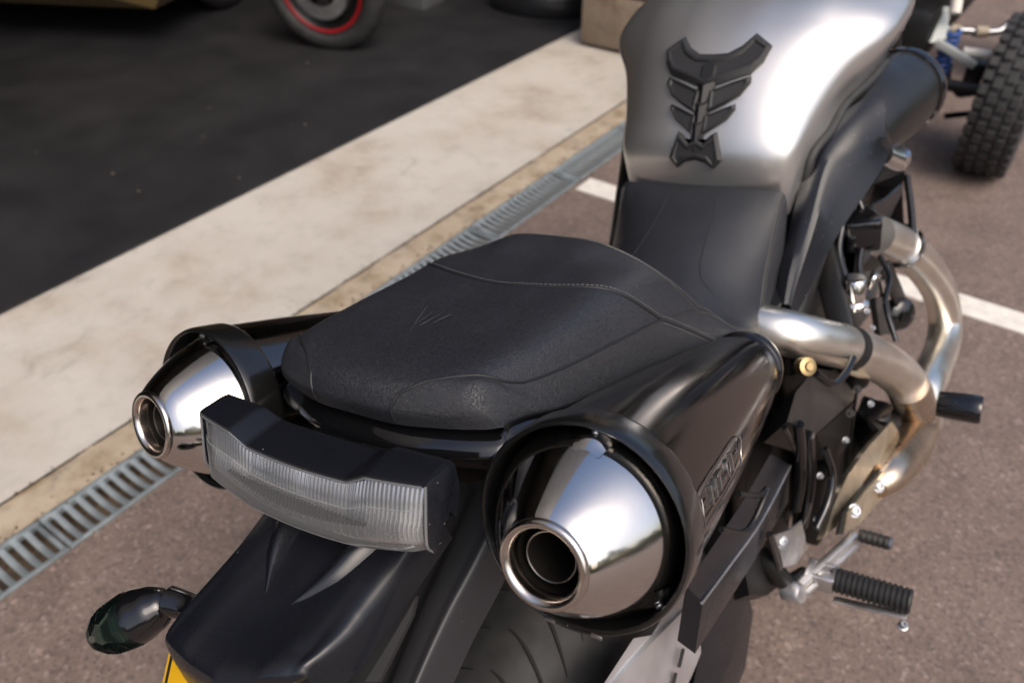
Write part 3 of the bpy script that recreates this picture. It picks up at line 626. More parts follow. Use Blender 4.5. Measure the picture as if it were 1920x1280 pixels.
# ---------------------------------------------------------------- rear wheel
def wheel(cy, cz, rc, rt, wsc, nm):
    V = []; na, nb = 96, 24
    for i in range(na):
        a = 2 * math.pi * i / na
        for j in range(nb):
            b = 2 * math.pi * j / nb; rr = rc + rt * math.cos(b); x = rt * wsc * math.sin(b) * (1 + .12 * abs(math.sin(b)))
            V.append((x, cy + rr * math.cos(a), cz + rr * math.sin(a)))
    F = [(i * nb + j, ((i + 1) % na) * nb + j, ((i + 1) % na) * nb + (j + 1) % nb, i * nb + (j + 1) % nb) for i in range(na) for j in range(nb)]
    w = fix(obj(nm, V, F, M_RUBBER, bike, 60))
    obj("rim", *lathe([(rc - .05, -.05), (rc - .02, -.055), (rc - .035, -.02), (rc - .035, .02), (rc - .02, .055), (rc - .05, .05)], (0, cy, cz), (1, 0, 0), 48), M_ENGINE, w)
    for k in range(5):
        a = 2 * math.pi * k / 5 + .3; obj("spoke", *beam((0, cy + .03 * math.cos(a), cz + .03 * math.sin(a)), (0, cy + (rc - .03) * math.cos(a), cz + (rc - .03) * math.sin(a)), .03, .045, (1, 0, 0), .004), M_ENGINE, w)
    return w
rw = wheel(.10, .312, .222, .090, 1.06, "rear_wheel")
gro = []
for k in range(44):           # curved sipes cut as dark inlaid grooves in the tread
    a0 = R(70) + 2 * math.pi * k / 44
    for sg in (1, -1):
        pts = []
        for q in np.linspace(0, 1, 7):
            b = sg * (.10 + .75 * q); a = a0 + (.10 if sg > 0 else -.02) + .20 * q ** 1.6; rr = .222 + .0902 * math.cos(b)
            pts.append((.0902 * 1.06 * math.sin(b) * (1 + .12 * abs(math.sin(b))), .10 + rr * math.cos(a), .312 + rr * math.sin(a)))
        gro.append(tube(pts, [.0008, .0020, .0023, .0019, .0006], 6, 2))
obj("tread_groove", *merge(gro), M_INNER, rw)
wheel(1.625, .305, .238, .062, .95, "front_wheel")

# ---------------------------------------------------------------- tank
T = Surf(TANK); gt, _, _ = T.grid(120, 121); n_ = grid_normals(gt); n_ = -n_ if n_[60, 60][2] < 0 else n_
tank = obj("fuel_tank", gt.reshape(-1, 3), grid_faces(120, 121), M_SILVER, bike, normals=n_.reshape(-1, 3))
tnT = grid_normals(gt)
def tank_pt(x, z, lift=0.):
    """point of the tank's rear face at lateral x, height z"""
    k = np.argmin((gt[:75, :, 0] - x) ** 2 + (gt[:75, :, 2] - z) ** 2); i, j = divmod(k, gt.shape[1])
    nn = n_[i, j]; p = gt[i, j].copy(); dx, dz = x - p[0], z - p[2]
    p[0] = x; p[2] = z; p[1] += -(nn[0] * dx + nn[2] * dz) / nn[1]
    return p + nn * lift
def pad(name, half, thick, inset, m, parent, lift=.0005):
    """half outline (x,z) listed from centre top to centre bottom; mirrored"""
    out = list(half) + [(-x, z) for x, z in reversed(half) if abs(x) > 1e-6]
    n = len(out); c = np.mean(np.array(out), 0)
    def ring(ins, l):
        r_ = []
        for k_, (x, z) in enumerate(out):
            a, b_, e = np.array(out[k_ - 1]), np.array((x, z)), np.array(out[(k_ + 1) % n])
            t1 = (b_ - a) / (np.linalg.norm(b_ - a) + 1e-9); t2 = (e - b_) / (np.linalg.norm(e - b_) + 1e-9); bis = np.array((-(t1 + t2)[1], (t1 + t2)[0])); bis /= np.linalg.norm(bis) + 1e-9
            q = b_ - bis * ins * SGN; r_.append(tank_pt(q[0], q[1], l))
        return r_
    area = sum(out[k_ - 1][0] * out[k_][1] - out[k_][0] * out[k_ - 1][1] for k_ in range(n)); SGN = -1 if area > 0 else 1
    rings = [ring(0, lift), ring(0, lift + thick * .45), ring(inset, lift + thick), ring(inset * 1.5, lift + thick), ring(inset * 1.9, lift + thick * .72)]
    V = [p for r_ in rings for p in r_]; F = grid_faces(5, n, True) + [tuple(4 * n + k_ for k_ in range(n))]
    return obj(name, V, F, m, parent, 30)
M_PADR = mat("pad_rubber", (.020, .020, .021), .42, rough_var=.06)
def knurl(nt, n, l, b, tc):
    v = n.new("ShaderNodeTexVoronoi"); v.inputs["Scale"].default_value = 520; v.inputs["Randomness"].default_value = .25; l.new(tc.outputs["Object"], v.inputs["Vector"])
    bp = n.new("ShaderNodeBump"); bp.inputs["Strength"].default_value = .6; bp.inputs["Distance"].default_value = .0008; l.new(v.outputs["Distance"], bp.inputs["Height"]); l.new(bp.outputs["Normal"], b.inputs["Normal"])
M_PADR = mat("knurled_pad_rubber", (.020, .020, .021), .5, build=knurl)
M_PADS = mat("smooth_pad_rubber", (.014, .014, .015), .5, spec=.35)
tp = pad("tank_pad", [(0, 1.003), (.02, 1.0035), (.036, 1.010), (.050, 1.021), (.074, 1.007), (.068, .992), (.056, .982), (.022, .974), (0, .968)], .0085, .005, M_PADR, tank)
for sx in (1, -1):
    def rib_piece(pts):
        half = [(sx * x, z) for x, z in pts]; n = len(half); cx = np.mean([p[0] for p in half]); cz = np.mean([p[1] for p in half])
        rg = lambda f, l: [tank_pt(cx + (x - cx) * f, cz + (z - cz) * f, l) for x, z in half]
        V = rg(1, .0003) + rg(1, .0045) + rg(.84, .0080) + rg(.76, .0080) + rg(.68, .0055); F = grid_faces(5, n, True) + [tuple(4 * n + k for k in range(n))]
        fix(obj("rib", V, F, M_PADR, tp, 30))
    rib_piece([(.004, .964), (.016, .968), (.036, .974), (.0575, .979), (.0590, .973), (.048, .960), (.030, .951), (.006, .941)])
    rib_piece([(.004, .938), (.014, .941), (.031, .947), (.0450, .951), (.0460, .946), (.036, .934), (.022, .926), (.005, .916)])
zz = np.linspace(.980, .898, 22); V = []
for z in zz:
    w_ = float(np.interp(z, [.898, .98], [.0085, .0140]))
    V += [tuple(tank_pt(-w_, z, -.001)), tuple(tank_pt(-w_ * .8, z, .0055)), tuple(tank_pt(0, z, .0075)), tuple(tank_pt(w_ * .8, z, .0055)), tuple(tank_pt(w_, z, -.001))]
fix(obj("spine", V, grid_faces(22, 5), M_PADS, tp, 40))
for z0, z1, hw in ((.970, .940, .014), (.948, .918, .0125), (.927, .898, .011)):
    c = [tank_pt(0, z0 + .004, .0078), tank_pt(hw, z0 + .006, .0050), tank_pt(0, z1, .0080), tank_pt(-hw, z0 + .006, .0050), tank_pt(0, z0 - .002, .0135)]
    obj("spine_wedge", [tuple(p) for p in c], [(0, 4, 1), (1, 4, 2), (2, 4, 3), (3, 4, 0)], M_PADS, tp, flat=True)
hx = [tank_pt(.0125 * math.cos(R(60 * k + 30)), .984 + .0135 * math.sin(R(60 * k + 30)), .0055) for k in range(6)]; hx2 = [tank_pt(.009 * math.cos(R(60 * k + 30)), .984 + .0100 * math.sin(R(60 * k + 30)), .0095) for k in range(6)]
obj("hexagon_stud", [tuple(p) for p in hx + hx2], grid_faces(2, 6, True) + [tuple(range(6, 12))], M_PADS, tp, flat=True)
pad("pad_foot", [(0, .9145), (.010, .910), (.020, .918), (.0275, .921), (.0380, .889), (.0260, .876), (.0140, .885), (0, .888)], .0085, .005, M_PADR, tp)

# ---------------------------------------------------------------- air intakes and frame spars (right one in view, left one mirrored)
def mir(P, sx): return [(sx * p[0], p[1], p[2]) for p in P]
for sx in (1, -1):
    path = mir([(0.192,1,0.8553), (0.175,0.938,0.8527), (0.155,0.851,0.8494), (0.136,0.7239,0.8021), (0.131,0.6445,0.7356), (0.135,0.5805,0.6626), (0.135,0.5778,0.5807)], sx)
    du = fix(obj("air_intake", *tube(path, [.063, .068, .066, .046, .036, .026, .018], 28), M_MATTE, bike, 60))
    c = AX(path[0]); d = AX(path[0]) - AX(path[1]); d /= np.linalg.norm(d)
    obj("intake_ring", *lathe([(.062, -.012), (.0670, -.010), (.0685, -.002), (.0665, .006), (.061, .009), (.056, .006)], c, d, 40), M_GLOSS, du, 50)
    obj("intake_lens", *lathe([(.059, .004), (.047, .016), (.026, .024), (0, .027)], c, d, 32), mat("tinted_cover", (.02, .035, .045), .08, coat=1.), du, 60)
    A_ = mir([(0.1308,0.5315,0.712), (0.1259,0.5693,0.7534), (0.1252,0.6254,0.8024), (0.1252,0.6797,0.8522), (0.1314,0.7133,0.881), (0.1623,0.7574,0.906), (0.1964,0.8069,0.9196)], sx)
    B_ = mir([(0.1495,0.5327,0.7176), (0.1514,0.5594,0.7457), (0.1571,0.6144,0.7984), (0.1598,0.6667,0.8468), (0.1676,0.6894,0.8602), (0.1887,0.7227,0.8662), (0.2117,0.7644,0.8656)], sx)
    C_ = mir([(0.1522,0.5391,0.6907), (0.1592,0.5639,0.7094), (0.1715,0.6131,0.7482), (0.1896,0.6685,0.7853), (0.2055,0.7165,0.8112), (0.2155,0.7574,0.8303), (0.2158,0.7936,0.8454)], sx)
    if sx < 0: A_, B_, C_ = [[(p[0] * .80, p[1] + .03, p[2]) for p in Q] for Q in (A_, B_, C_)]
    A_, B_, C_ = smooth(A_, 5), smooth(B_, 5), smooth(C_, 5)
    CROWN = AX((sx * .45, .10, 1.50))          # the crown of the cover swells up and outward
    sec = [[a, a * .75 + b * .25 + (CROWN - (a * .75 + b * .25)) * .006, a * .5 + b * .5 + (CROWN - (a * .5 + b * .5)) * .007, a * .2 + b * .8 + (CROWN - (a * .2 + b * .8)) * .004, a * .06 + b * .94, b * .93 + c_ * .07, b * .5 + c_ * .5, c_, c_ + AX((-sx * .02, .030, -.020)), a + AX((-sx * .012, .030, -.015))] for a, b, c_ in zip(A_, B_, C_)]
    fix(obj("spar_cover", *loft(sec), M_SATIN, du, 25))
# black rubber gasket between tank edge and spar
for sx in (1, -1):
    P = [(sx * (p[0] + .004), p[1] + .004, p[2] - .004) for p in T.at(np.linspace(.3, 5.6, 24), np.full(24, 4.0))]
    obj("tank_gasket", *tube(P, .0065, 8, 1), M_RUBBER, bike)

# ---------------------------------------------------------------- engine
eng = obj("engine", *box((0, .80, .40), (.26, .52, .40), None, .03, 3), M_ENGINE, bike)
def cyl_fins(c, d, r, n, gap, nm):
    for k in range(n):
        q = AX(c) + AX(d) * gap * k
        obj("cooling_fin", *lathe([(0, 0), (r, 0), (r + .002, .002), (r, .004), (0, .004)], q, d, 24), M_ENGINE, eng)
cyl_fins((.035, .615, .60), (0, -.38, .925), .108, 11, .014, "rear")
cyl_fins((.035, .92, .58), (0, .5, .866), .100, 10, .015, "front")
obj("rear_head", *box((.02, .57, .700), (.18, .16, .07), Matrix.Rotation(R(22), 3, 'X'), .012), M_ENGINE, eng)
obj("front_head", *box((.02, 1.03, .74), (.19, .16, .08), Matrix.Rotation(R(-30), 3, 'X'), .012), M_ENGINE, eng)
obj("air_box", *box((0, .86, .80), (.20, .36, .12), None, .02), M_ENGINE, eng)
obj("radiator_shroud", *loft([[(0.17,0.9469,0.7146), (0.215,0.949,0.7377), (0.215,0.9203,0.7223), (0.2,1.165,0.4699), (0.15,0.9229,0.5468)],
                             [(0.1,1.124,0.6511), (0.12,1.333,0.5887), (0.12,1.288,0.5659), (0.11,1.482,0.3101), (0.08,1.121,0.4419)]]), M_MATTE, eng, 25)
fix(eng.children[-1])
fix(obj("shroud_panel", *prism([(0.185,0.7609,0.7529), (0.205,0.843,0.7391), (0.213,0.9199,0.7287), (0.213,0.9369,0.7094), (0.208,0.8923,0.6943), (0.19,0.8747,0.629), (0.18,0.7692,0.6349)], (.004, 0, .002), .004), M_SATIN, eng, 25))
obj("intake_elbow", *tube([(0.2,0.8233,0.8156), (0.215,0.8567,0.7946), (0.22,0.8562,0.8076)], [.016, .018, .014], 16), M_CHROME, eng, 60)
obj("frame_tube", *beam((0.1267,0.7295,0.7583), (0.2049,0.6061,0.6377), .030, .036, (1, 0, .2), .006), M_DKMET, eng)
c = AX((0.205,0.6498,0.6686)); obj("thermostat", *lathe([(0, .034), (.014, .034), (.0165, .031), (.0165, 0), (.021, -.004), (.021, -.010), (.018, -.012)], c, (0, 0, 1), 28), M_CHROME, eng, 40)
obj("thermostat_base", *lathe([(.020, -.012), (.022, -.016), (.022, -.034), (.019, -.036), (.019, -.055), (.024, -.058), (.024, -.080)], c, (0, 0, 1), 28), M_ENGINE, eng, 40)
obj("hose_hook", *tube([(0.215,0.7081,0.6549), (0.22,0.7145,0.6719), (0.223,0.7522,0.6453), (0.22,0.7992,0.5848)], .0045, 10), M_CHROME, eng, 60)
fix(obj("sensor_bracket", *prism([(0.215,0.7142,0.633), (0.22,0.7976,0.5897), (0.222,0.8868,0.4642), (0.215,0.7851,0.5193)], (.008, 0, .003), .002), M_DKMET, eng, 25))
for q in ((0.226,0.6374,0.6588), (0.226,0.6935,0.5955), (0.232,0.7795,0.5685)): obj("bolt", *bolt(q, (.7, -.5, .5), .003, .004), M_BOLT, eng, 30)
c = AX((0.235,0.9069,0.4927)); obj("horn", *lathe([(0, .012), (.010, .012), (.012, .008), (.024, .006), (.028, .002), (.030, -.004), (.027, -.018), (.012, -.026)], c, (.75, -.62, .2), 32), M_GLOSS, eng, 40)
obj("horn_bracket", *beam((0.215,0.8312,0.6252), (0.232,0.9171,0.508), .028, .006, (1, -.6, .3), .002), M_DKMET, eng)
fix(obj("cylinder_cover", *box((0.17,0.6921,0.5466), (.12, .09, .05), Matrix.Rotation(R(-20), 3, 'X'), .01), M_ENGINE, eng))
# headers
hd1 = fix(obj("rear_header", *tube([(0.1,0.5027,0.6986), (0.156,0.5058,0.6906), (0.188,0.5444,0.6594), (0.212,0.5975,0.6192), (0.236,0.6706,0.5573), (0.26,0.7883,0.4454), (0.278,0.9064,0.307), (0.283,0.9454,0.2383)], [.031, .031, .031, .0315, .0325, .034, .035, .036], 30), M_HEADER, bike, 60))
p0, p1 = AX((0.2095,0.5884,0.6264)), AX((0.2185,0.6088,0.6095)); dd = p1 - p0
obj("clamp", *lathe([(.0295, -.004), (.0325, -.003), (.0325, .004), (.0305, .005), (.0305, .008), (.0325, .009), (.0325, .016), (.0295, .017)], p0, dd, 32), M_DKMET, hd1, 40)
obj("clamp_screw", *bolt(p0 + AX((.01, -.012, .024)), (.6, -.4, .7), .004, .006), M_BOLT, hd1, 30)
hd2 = fix(obj("front_header", *tube([(0.195,0.8353,0.678), (0.222,0.9277,0.6135), (0.245,1.019,0.5345), (0.266,1.143,0.4121), (0.28,1.19,0.3177), (0.286,1.123,0.2957), (0.287,0.9799,0.3345), (0.285,0.8857,0.3457), (0.283,0.872,0.2945)], .0315, 30), M_HEADER, bike, 60))
obj("flange", *lathe([(.031, -.006), (.038, -.005), (.038, .004), (.031, .006)], (0.222,0.9277,0.6135), AX((0.245,1.019,0.5345)) - AX((0.222,0.9277,0.6135)), 30), M_CHROME, hd2, 40)
obj("collector", *tube([(0.268,0.7963,0.4284), (0.279,0.8745,0.3162), (0.284,0.8503,0.2844), (0.284,0.7427,0.325), (0.276,0.6378,0.3704), (0.262,0.5992,0.3713)], [.034, .036, .037, .035, .030, .022], 28), M_BRONZE, hd1, 60)
# heat shield and casing below
hs = fix(obj("collector_cover", *prism([(0.262,0.7131,0.4107), (0.27,0.8693,0.2425), (0.268,0.711,0.3322), (0.262,0.5823,0.4273), (0.254,0.4915,0.4483), (0.244,0.4331,0.4372), (0.238,0.3841,0.4592), (0.24,0.4194,0.4839), (0.246,0.4732,0.4969), (0.254,0.5726,0.4713)], (-.010, .004, -.012), 0, 0), M_GOLD, bike, 25))
fix(obj("gap_shade", *prism([(0.249,0.3976,0.4564), (0.25,0.4128,0.4761), (0.2545,0.4958,0.4478), (0.262,0.6101,0.3972), (0.263,0.6444,0.3593), (0.2555,0.5261,0.4125), (0.2515,0.4411,0.4458), (0.25,0.4266,0.4305)], (.004, -.002, .004), 0, 0), M_INNER, hs, 30))  # black slab painting the shade of the open gap beside the bracket
gb = fix(obj("pipe_bracket", *prism([(0.252,0.4188,0.443), (0.254,0.4221,0.4738), (0.258,0.5008,0.4414), (0.266,0.6058,0.3956), (0.27,0.7288,0.2805), (0.268,0.7093,0.2662), (0.263,0.6074,0.3278), (0.257,0.5237,0.3663), (0.253,0.4684,0.3993)], (.006, -.002, .005), 0, .002), M_GOLD, bike, 30))
for q in ((0.27,0.5801,0.3898), (0.262,0.4466,0.4599)): obj("bolt", *bolt(q, (.6, -.45, .65), .0070, .006), M_BOLT, gb, 30)
obj("frame_slider", *lathe([(0, -.004), (.018, -.004), (.0185, 0), (.019, .004), (.0200, .036), (.0200, .046), (.0180, .050), (0, .050)], (0.3355,0.615,0.5376), (1, -.02, .05), 28), M_GLOSS, bike, 40)
# casing, hoses, rods and screws on the engine's right flank
fix(obj("sprocket_cover", *prism([(0.19,0.379,0.6475), (0.188,0.4222,0.6609), (0.186,0.5009,0.6353), (0.198,0.5963,0.5799), (0.218,0.65,0.4975), (0.217,0.5958,0.5187), (0.204,0.471,0.5603)], (-.035, .02, -.06), 0, 0), M_MATTE, eng, 20))
fix(obj("sprocket_cover", *prism([(0.203,0.4755,0.5546), (0.216,0.6093,0.5065), (0.217,0.6566,0.4883), (0.214,0.6631,0.4252), (0.208,0.6243,0.3992), (0.2,0.5526,0.4453)], (-.03, .02, -.03), 0, 0), M_DKMET, eng, 20))
obj("clutch_cover", *lathe([(0, .03), (.03, .029), (.055, .022), (.062, .012), (.064, -.06)], (0.185,0.7888,0.2566), (.93, -.2, .3), 40), M_ENGINE, eng, 40)
obj("brake_reservoir", *lathe([(0, .05), (.028, .05), (.034, .044), (.036, .02), (.036, -.05)], (0.215,0.8138,0.3084), (.5, -.3, .8), 32), M_ENGINE, eng, 40)
fix(obj("reservoir_lid", *box((0.232,0.7352,0.4082), (.05, .05, .012), Matrix.Rotation(R(12), 3, 'Y'), .004), M_GLOSS, eng))
for P, r in (([(0.196,0.4072,0.6231), (0.198,0.4154,0.5682), (0.196,0.4212,0.5107), (0.192,0.4123,0.4676)], .0075), ([(0.2,0.4397,0.5811), (0.201,0.4524,0.5097), (0.198,0.4495,0.4508), (0.194,0.4399,0.411)], .0085), ([(0.188,0.3726,0.6434), (0.19,0.404,0.5931), (0.192,0.4201,0.5624)], .004)):
    obj("hose", *tube(P, r, 12), M_GLOSS, eng, 60)
obj("linkage_rod", *tube([(0.226,0.6039,0.5397), (0.222,0.611,0.4678), (0.216,0.6206,0.3824), (0.21,0.6019,0.3218)], .0024, 10), M_DKMET, eng, 60)
for q in ((0.228,0.5955,0.5511), (0.222,0.5886,0.5105), (0.214,0.5793,0.3552)): obj("rod_end", *bolt(q, (.6, -.4, .6), .0045, .006), M_DKMET, eng, 30)
for q in ((0.208,0.4783,0.4778), (0.218,0.5867,0.4597), (0.206,0.4747,0.3964), (0.21,0.5323,0.3661), (0.236,0.6651,0.4754)): obj("bolt", *bolt(q, (.7, -.5, .5), .0038, .005), M_BOLT, eng, 30)
c = AX((0.196,0.4386,0.691)); obj("banjo_fitting", *lathe([(0, .008), (.005, .008), (.006, .005), (.0115, .004), (.0115, -.010)], c, (.7, -.5, .5), 20), mat("dull_brass", (.38, .28, .14), .4, metal=1.), eng, 30)
fix(obj("lower_case", *box((0.165,0.6605,0.296), (.05, .16, .16), None, .012), M_ENGINE, eng))
for P, r in (([(0.1438,0.7366,0.807), (0.1672,0.7329,0.76), (0.1728,0.6912,0.7207), (0.1967,0.6513,0.6841)], .006), ([(0.1681,0.7915,0.7766), (0.1935,0.7612,0.7318), (0.1992,0.7037,0.6911), (0.2217,0.6676,0.6609)], .005), ([(0.2101,0.8054,0.6573), (0.2323,0.7668,0.6432), (0.2391,0.7044,0.6332), (0.2635,0.665,0.5969)], .004), ([(0.2089,1.007,0.7057), (0.2263,0.9619,0.6686), (0.2404,0.9154,0.6336)], .006), ([(0.2023,0.4616,0.6659), (0.2178,0.482,0.6383), (0.2267,0.5156,0.6342), (0.2288,0.55,0.6377)], .005), ([(0.2349,0.3763,0.6202), (0.2465,0.3721,0.5843), (0.2473,0.352,0.558), (0.2423,0.3197,0.5412)], .005)):
    obj("cable", *tube(P, r, 10), M_GLOSS, eng, 60)
for k in range(9): obj("fin_edge", *tube([(0.1283,0.6182,0.7105), (0.1406,0.6436,0.7114)], .0016, 6, 1), M_DKMET, eng); eng.children[-1].location = (0, .004 * k, -.011 * k)
obj("relay_box", *box((0.1881,0.7529,0.7265), (.05, .06, .05), Matrix.Rotation(R(25), 3, 'Z'), .006), M_GLOSS, eng)
obj("brass_fitting", *bolt((0.1691,0.7367,0.782), (.6, -.6, .5), .006, .008), M_GOLD, eng, 30)
obj("clip", *bolt((0.1714,0.7135,0.7693), (.6, -.6, .5), .005, .006), M_BOLT, eng, 30)
# gold slivers of the clutch housing under the header
obj("wire_clip", *tube([(0.226,0.5426,0.6173), (0.231,0.5909,0.5815), (0.236,0.6378,0.5464), (0.241,0.7126,0.4895)], [.003, .005, .003, .004], 8), M_GOLD, eng, 60)

# ---------------------------------------------------------------- right flank below the muffler
bm_ = fix(obj("passenger_bracket", *loft([[(0.19,0.057,0.6999), (0.2,0.0698,0.6681), (0.196,0.0515,0.6106), (0.175,0.0585,0.6107)],
                                  [(0.182,0.232,0.6399), (0.192,0.2706,0.5821), (0.186,0.2612,0.5207), (0.165,0.2387,0.5532)],
                                  [(0.176,0.3584,0.6084), (0.186,0.4103,0.5483), (0.178,0.4313,0.4602), (0.16,0.3755,0.5145)]]), M_SATIN, bike, 25))
obj("edge_highlight", *tube([(0.2005,0.0661,0.671), (0.197,0.1561,0.6305), (0.1925,0.269,0.5829), (0.1865,0.4085,0.549)], .0016, 8), M_CAST, bm_, 60)  # bright metal tube added as the highlight along the bracket edge
obj("strap_hook", *tube([(0.205,0.1113,0.7269), (0.212,0.1488,0.6887), (0.215,0.1723,0.6823), (0.218,0.1941,0.6918), (0.218,0.2101,0.6961), (0.214,0.1965,0.6971), (0.205,0.1611,0.7273)], .0032, 8), M_MATTE, bm_, 60)
sw = fix(obj("swingarm", *prism([(0.142,-0.0644,0.6462), (0.142,0.0311,0.6291), (0.145,0.062,0.5982), (0.145,0.0861,0.5951), (0.146,0.1374,0.5822), (0.158,0.156,0.5621), (0.158,0.1313,0.5579), (0.157,0.0643,0.554), (0.156,0.0045,0.5487)], (.006, -.02, -.075), 0, 0), M_ALU, bike, 20))
for a, b in (((0.1585,0.0781,0.5551), (0.1585,0.0608,0.5385)), ((0.1595,0.0988,0.5703), (0.1595,0.0847,0.5565))):
    obj("slot", *beam(AX(a) + AX((.004, -.006, -.022)), AX(b) + AX((.004, -.006, -.022)), .003, .006, (0, 0, 1), .001), M_INNER, sw)
fix(obj("chain_guard", *loft([[(0.135,0.2472,0.443), (0.15,0.3069,0.4554), (0.15,0.3297,0.4019), (0.13,0.2719,0.3801)],
                          [(0.13,0.2192,0.3881), (0.152,0.3087,0.3767), (0.15,0.3569,0.2918), (0.12,0.2774,0.2749)],
                          [(0.126,0.1836,0.3303), (0.148,0.2771,0.2977), (0.146,0.33,0.1976), (0.11,0.2523,0.2008)],
                          [(0.12,0.1541,0.26), (0.142,0.1966,0.2752), (0.14,0.2548,0.1645), (0.1,0.2232,0.1134)]]), M_SATIN, bike, 30))
fix(obj("pivot_plate", *prism([(0.165,0.2825,0.4795), (0.172,0.3593,0.5046), (0.182,0.4234,0.4327), (0.186,0.3859,0.3469), (0.182,0.325,0.3843), (0.175,0.2709,0.4412)], (-.02, 0, -.02), 0, 0), M_ENGINE, bike, 25))
hg = fix(obj("heel_guard", *prism([(0.197,0.2951,0.535), (0.203,0.3378,0.5052), (0.208,0.379,0.4851), (0.209,0.3931,0.4467), (0.209,0.4038,0.4067), (0.205,0.3686,0.4093), (0.2,0.3261,0.4464), (0.199,0.3151,0.4854)], (.003, -.001, .002), 0, .0015), M_CAST, bike, 30))
obj("bolt", *bolt((0.204,0.3136,0.5073), (.7, -.5, .5), .006, .004), M_BOLT, hg, 30)
obj("guard_edge", *tube([(0.194,0.2922,0.5394), (0.195,0.3105,0.4884), (0.197,0.3222,0.4461)], .004, 8), M_GLOSS, hg, 60)
bp_ = fix(obj("brake_pedal", *beam((.216, .352, .388), (.262, .468, .392), .013, .016, (0, 0, 1), .004), M_CAST, bike))
obj("rail", *beam((.226, .350, .380), (.268, .458, .384), .006, .010, (0, 0, 1), .002), M_CAST, bp_)
obj("boss", *lathe([(0, .014), (.012, .014), (.015, .010), (.015, -.012), (0, -.012)], (.210, .345, .382), (.9, -.2, .3), 24), M_CAST, bp_, 40)
prof = [(0, 0), (.0085, 0)]
for i in range(5): h = .003 + i * .0075; prof += [(.0088, h), (.0098, h + .0015), (.0098, h + .0045), (.0088, h + .006)]
prof += [(.0088, .041), (0, .041)]
obj("toe_rubber", *lathe(prof, (.266, .470, .392), (1, -.03, .02), 20), M_GRIP, bp_, 40)
obj("toe_cap", *lathe([(.0080, .041), (.0080, .044), (0, .0445)], (.266, .470, .392), (1, -.03, .02), 20), M_BOLT, bp_, 40)
fp = fix(obj("foot_peg", *merge([box((.236, .398, .384), (.036, .007, .026), None, .002), box((.236, .372, .384), (.036, .007, .026), None, .002), box((.222, .385, .384), (.010, .034, .028), None, .003), box((.240, .385, .384), (.026, .010, .012), None, .002), box((.253, .385, .384), (.006, .030, .026), None, .002)]), M_CAST, bike))
prof = [(0, 0), (.0165, 0)]
for i in range(13): h = .002 + i * .0068; prof += [(.0150, h), (.0172, h + .0012), (.0172, h + .0042), (.0150, h + .0054)]
prof += [(.0165, .092), (.0150, .0945), (0, .0945)]
obj("peg_rubber", *lathe(prof, (.255, .385, .385), (1, 0, .01), 28), M_GRIP, fp, 30)
obj("peg_plate", *box((.302, .372, .366), (.092, .012, .003), Matrix.Rotation(R(-8), 3, 'Y'), .001), M_CAST, fp)
obj("feeler_bolt", *bolt((.344, .370, .352), (.2, -.3, 1), .005, .010), M_BOLT, fp, 30)
obj("footrest_hanger", *tube([(.150, .34, .46), (.180, .345, .42), (.200, .355, .385), (.218, .38, .384)], [.016, .015, .013, .012], 16), M_ENGINE, bike, 60)

# mirrored / hidden running gear that a step to the side would reveal
obj("left_swingarm", *beam((-.14, .02, .46), (-.12, .50, .40), .045, .09, (0, 0, 1), .01), M_ALU, bike)
obj("side_stand", *tube([(-.17, .55, .28), (-.30, .50, .12), (-.40, .47, .075)], .011, 12), M_ENGINE, bike, 60)
for sx in (1, -1):
    obj("fork_leg", *tube([(sx * .10, 1.60, .33), (sx * .10, 1.42, .72), (sx * .10, 1.30, 1.02)], [.028, .026, .024], 16), M_ENGINE, bike, 60)
obj("frame", *merge([beam((.0, .40, .66), (.0, .36, .42), .26, .10, (0, 1, 0), .02), beam((0, 0.0, .84), (0, .42, .72), .14, .10, (0, 0, 1), .02), box((0, .52, .42), (.24, .22, .36), None, .03)]), M_ENGINE, bike)

# grit, dead leaves and moss caught along the drain and in the joint
gv = []; lf = []
for k in range(520):
    t = random.uniform(-.2, 3.4); side = random.random(); n0 = random.gauss(-1.475, .008) if side < .45 else (random.gauss(-1.568, .006) if side < .75 else random.gauss(-1.322, .007))
    x = n0 * math.cos(TH) - t * math.sin(TH); y = n0 * math.sin(TH) + t * math.cos(TH); q = random.uniform(.0012, .0042)
    gv.append(box((x, y, q * .5), (q * 1.6, q, q), Matrix.Rotation(random.random() * 3, 3, 'Z')))
tag(obj("grit", *merge(gv), mat("brown_grit", (.13, .095, .06), .95, noise=(80, .5)), None, flat=True), "brown grit gathered along the drain edges", "grit", kind='stuff')

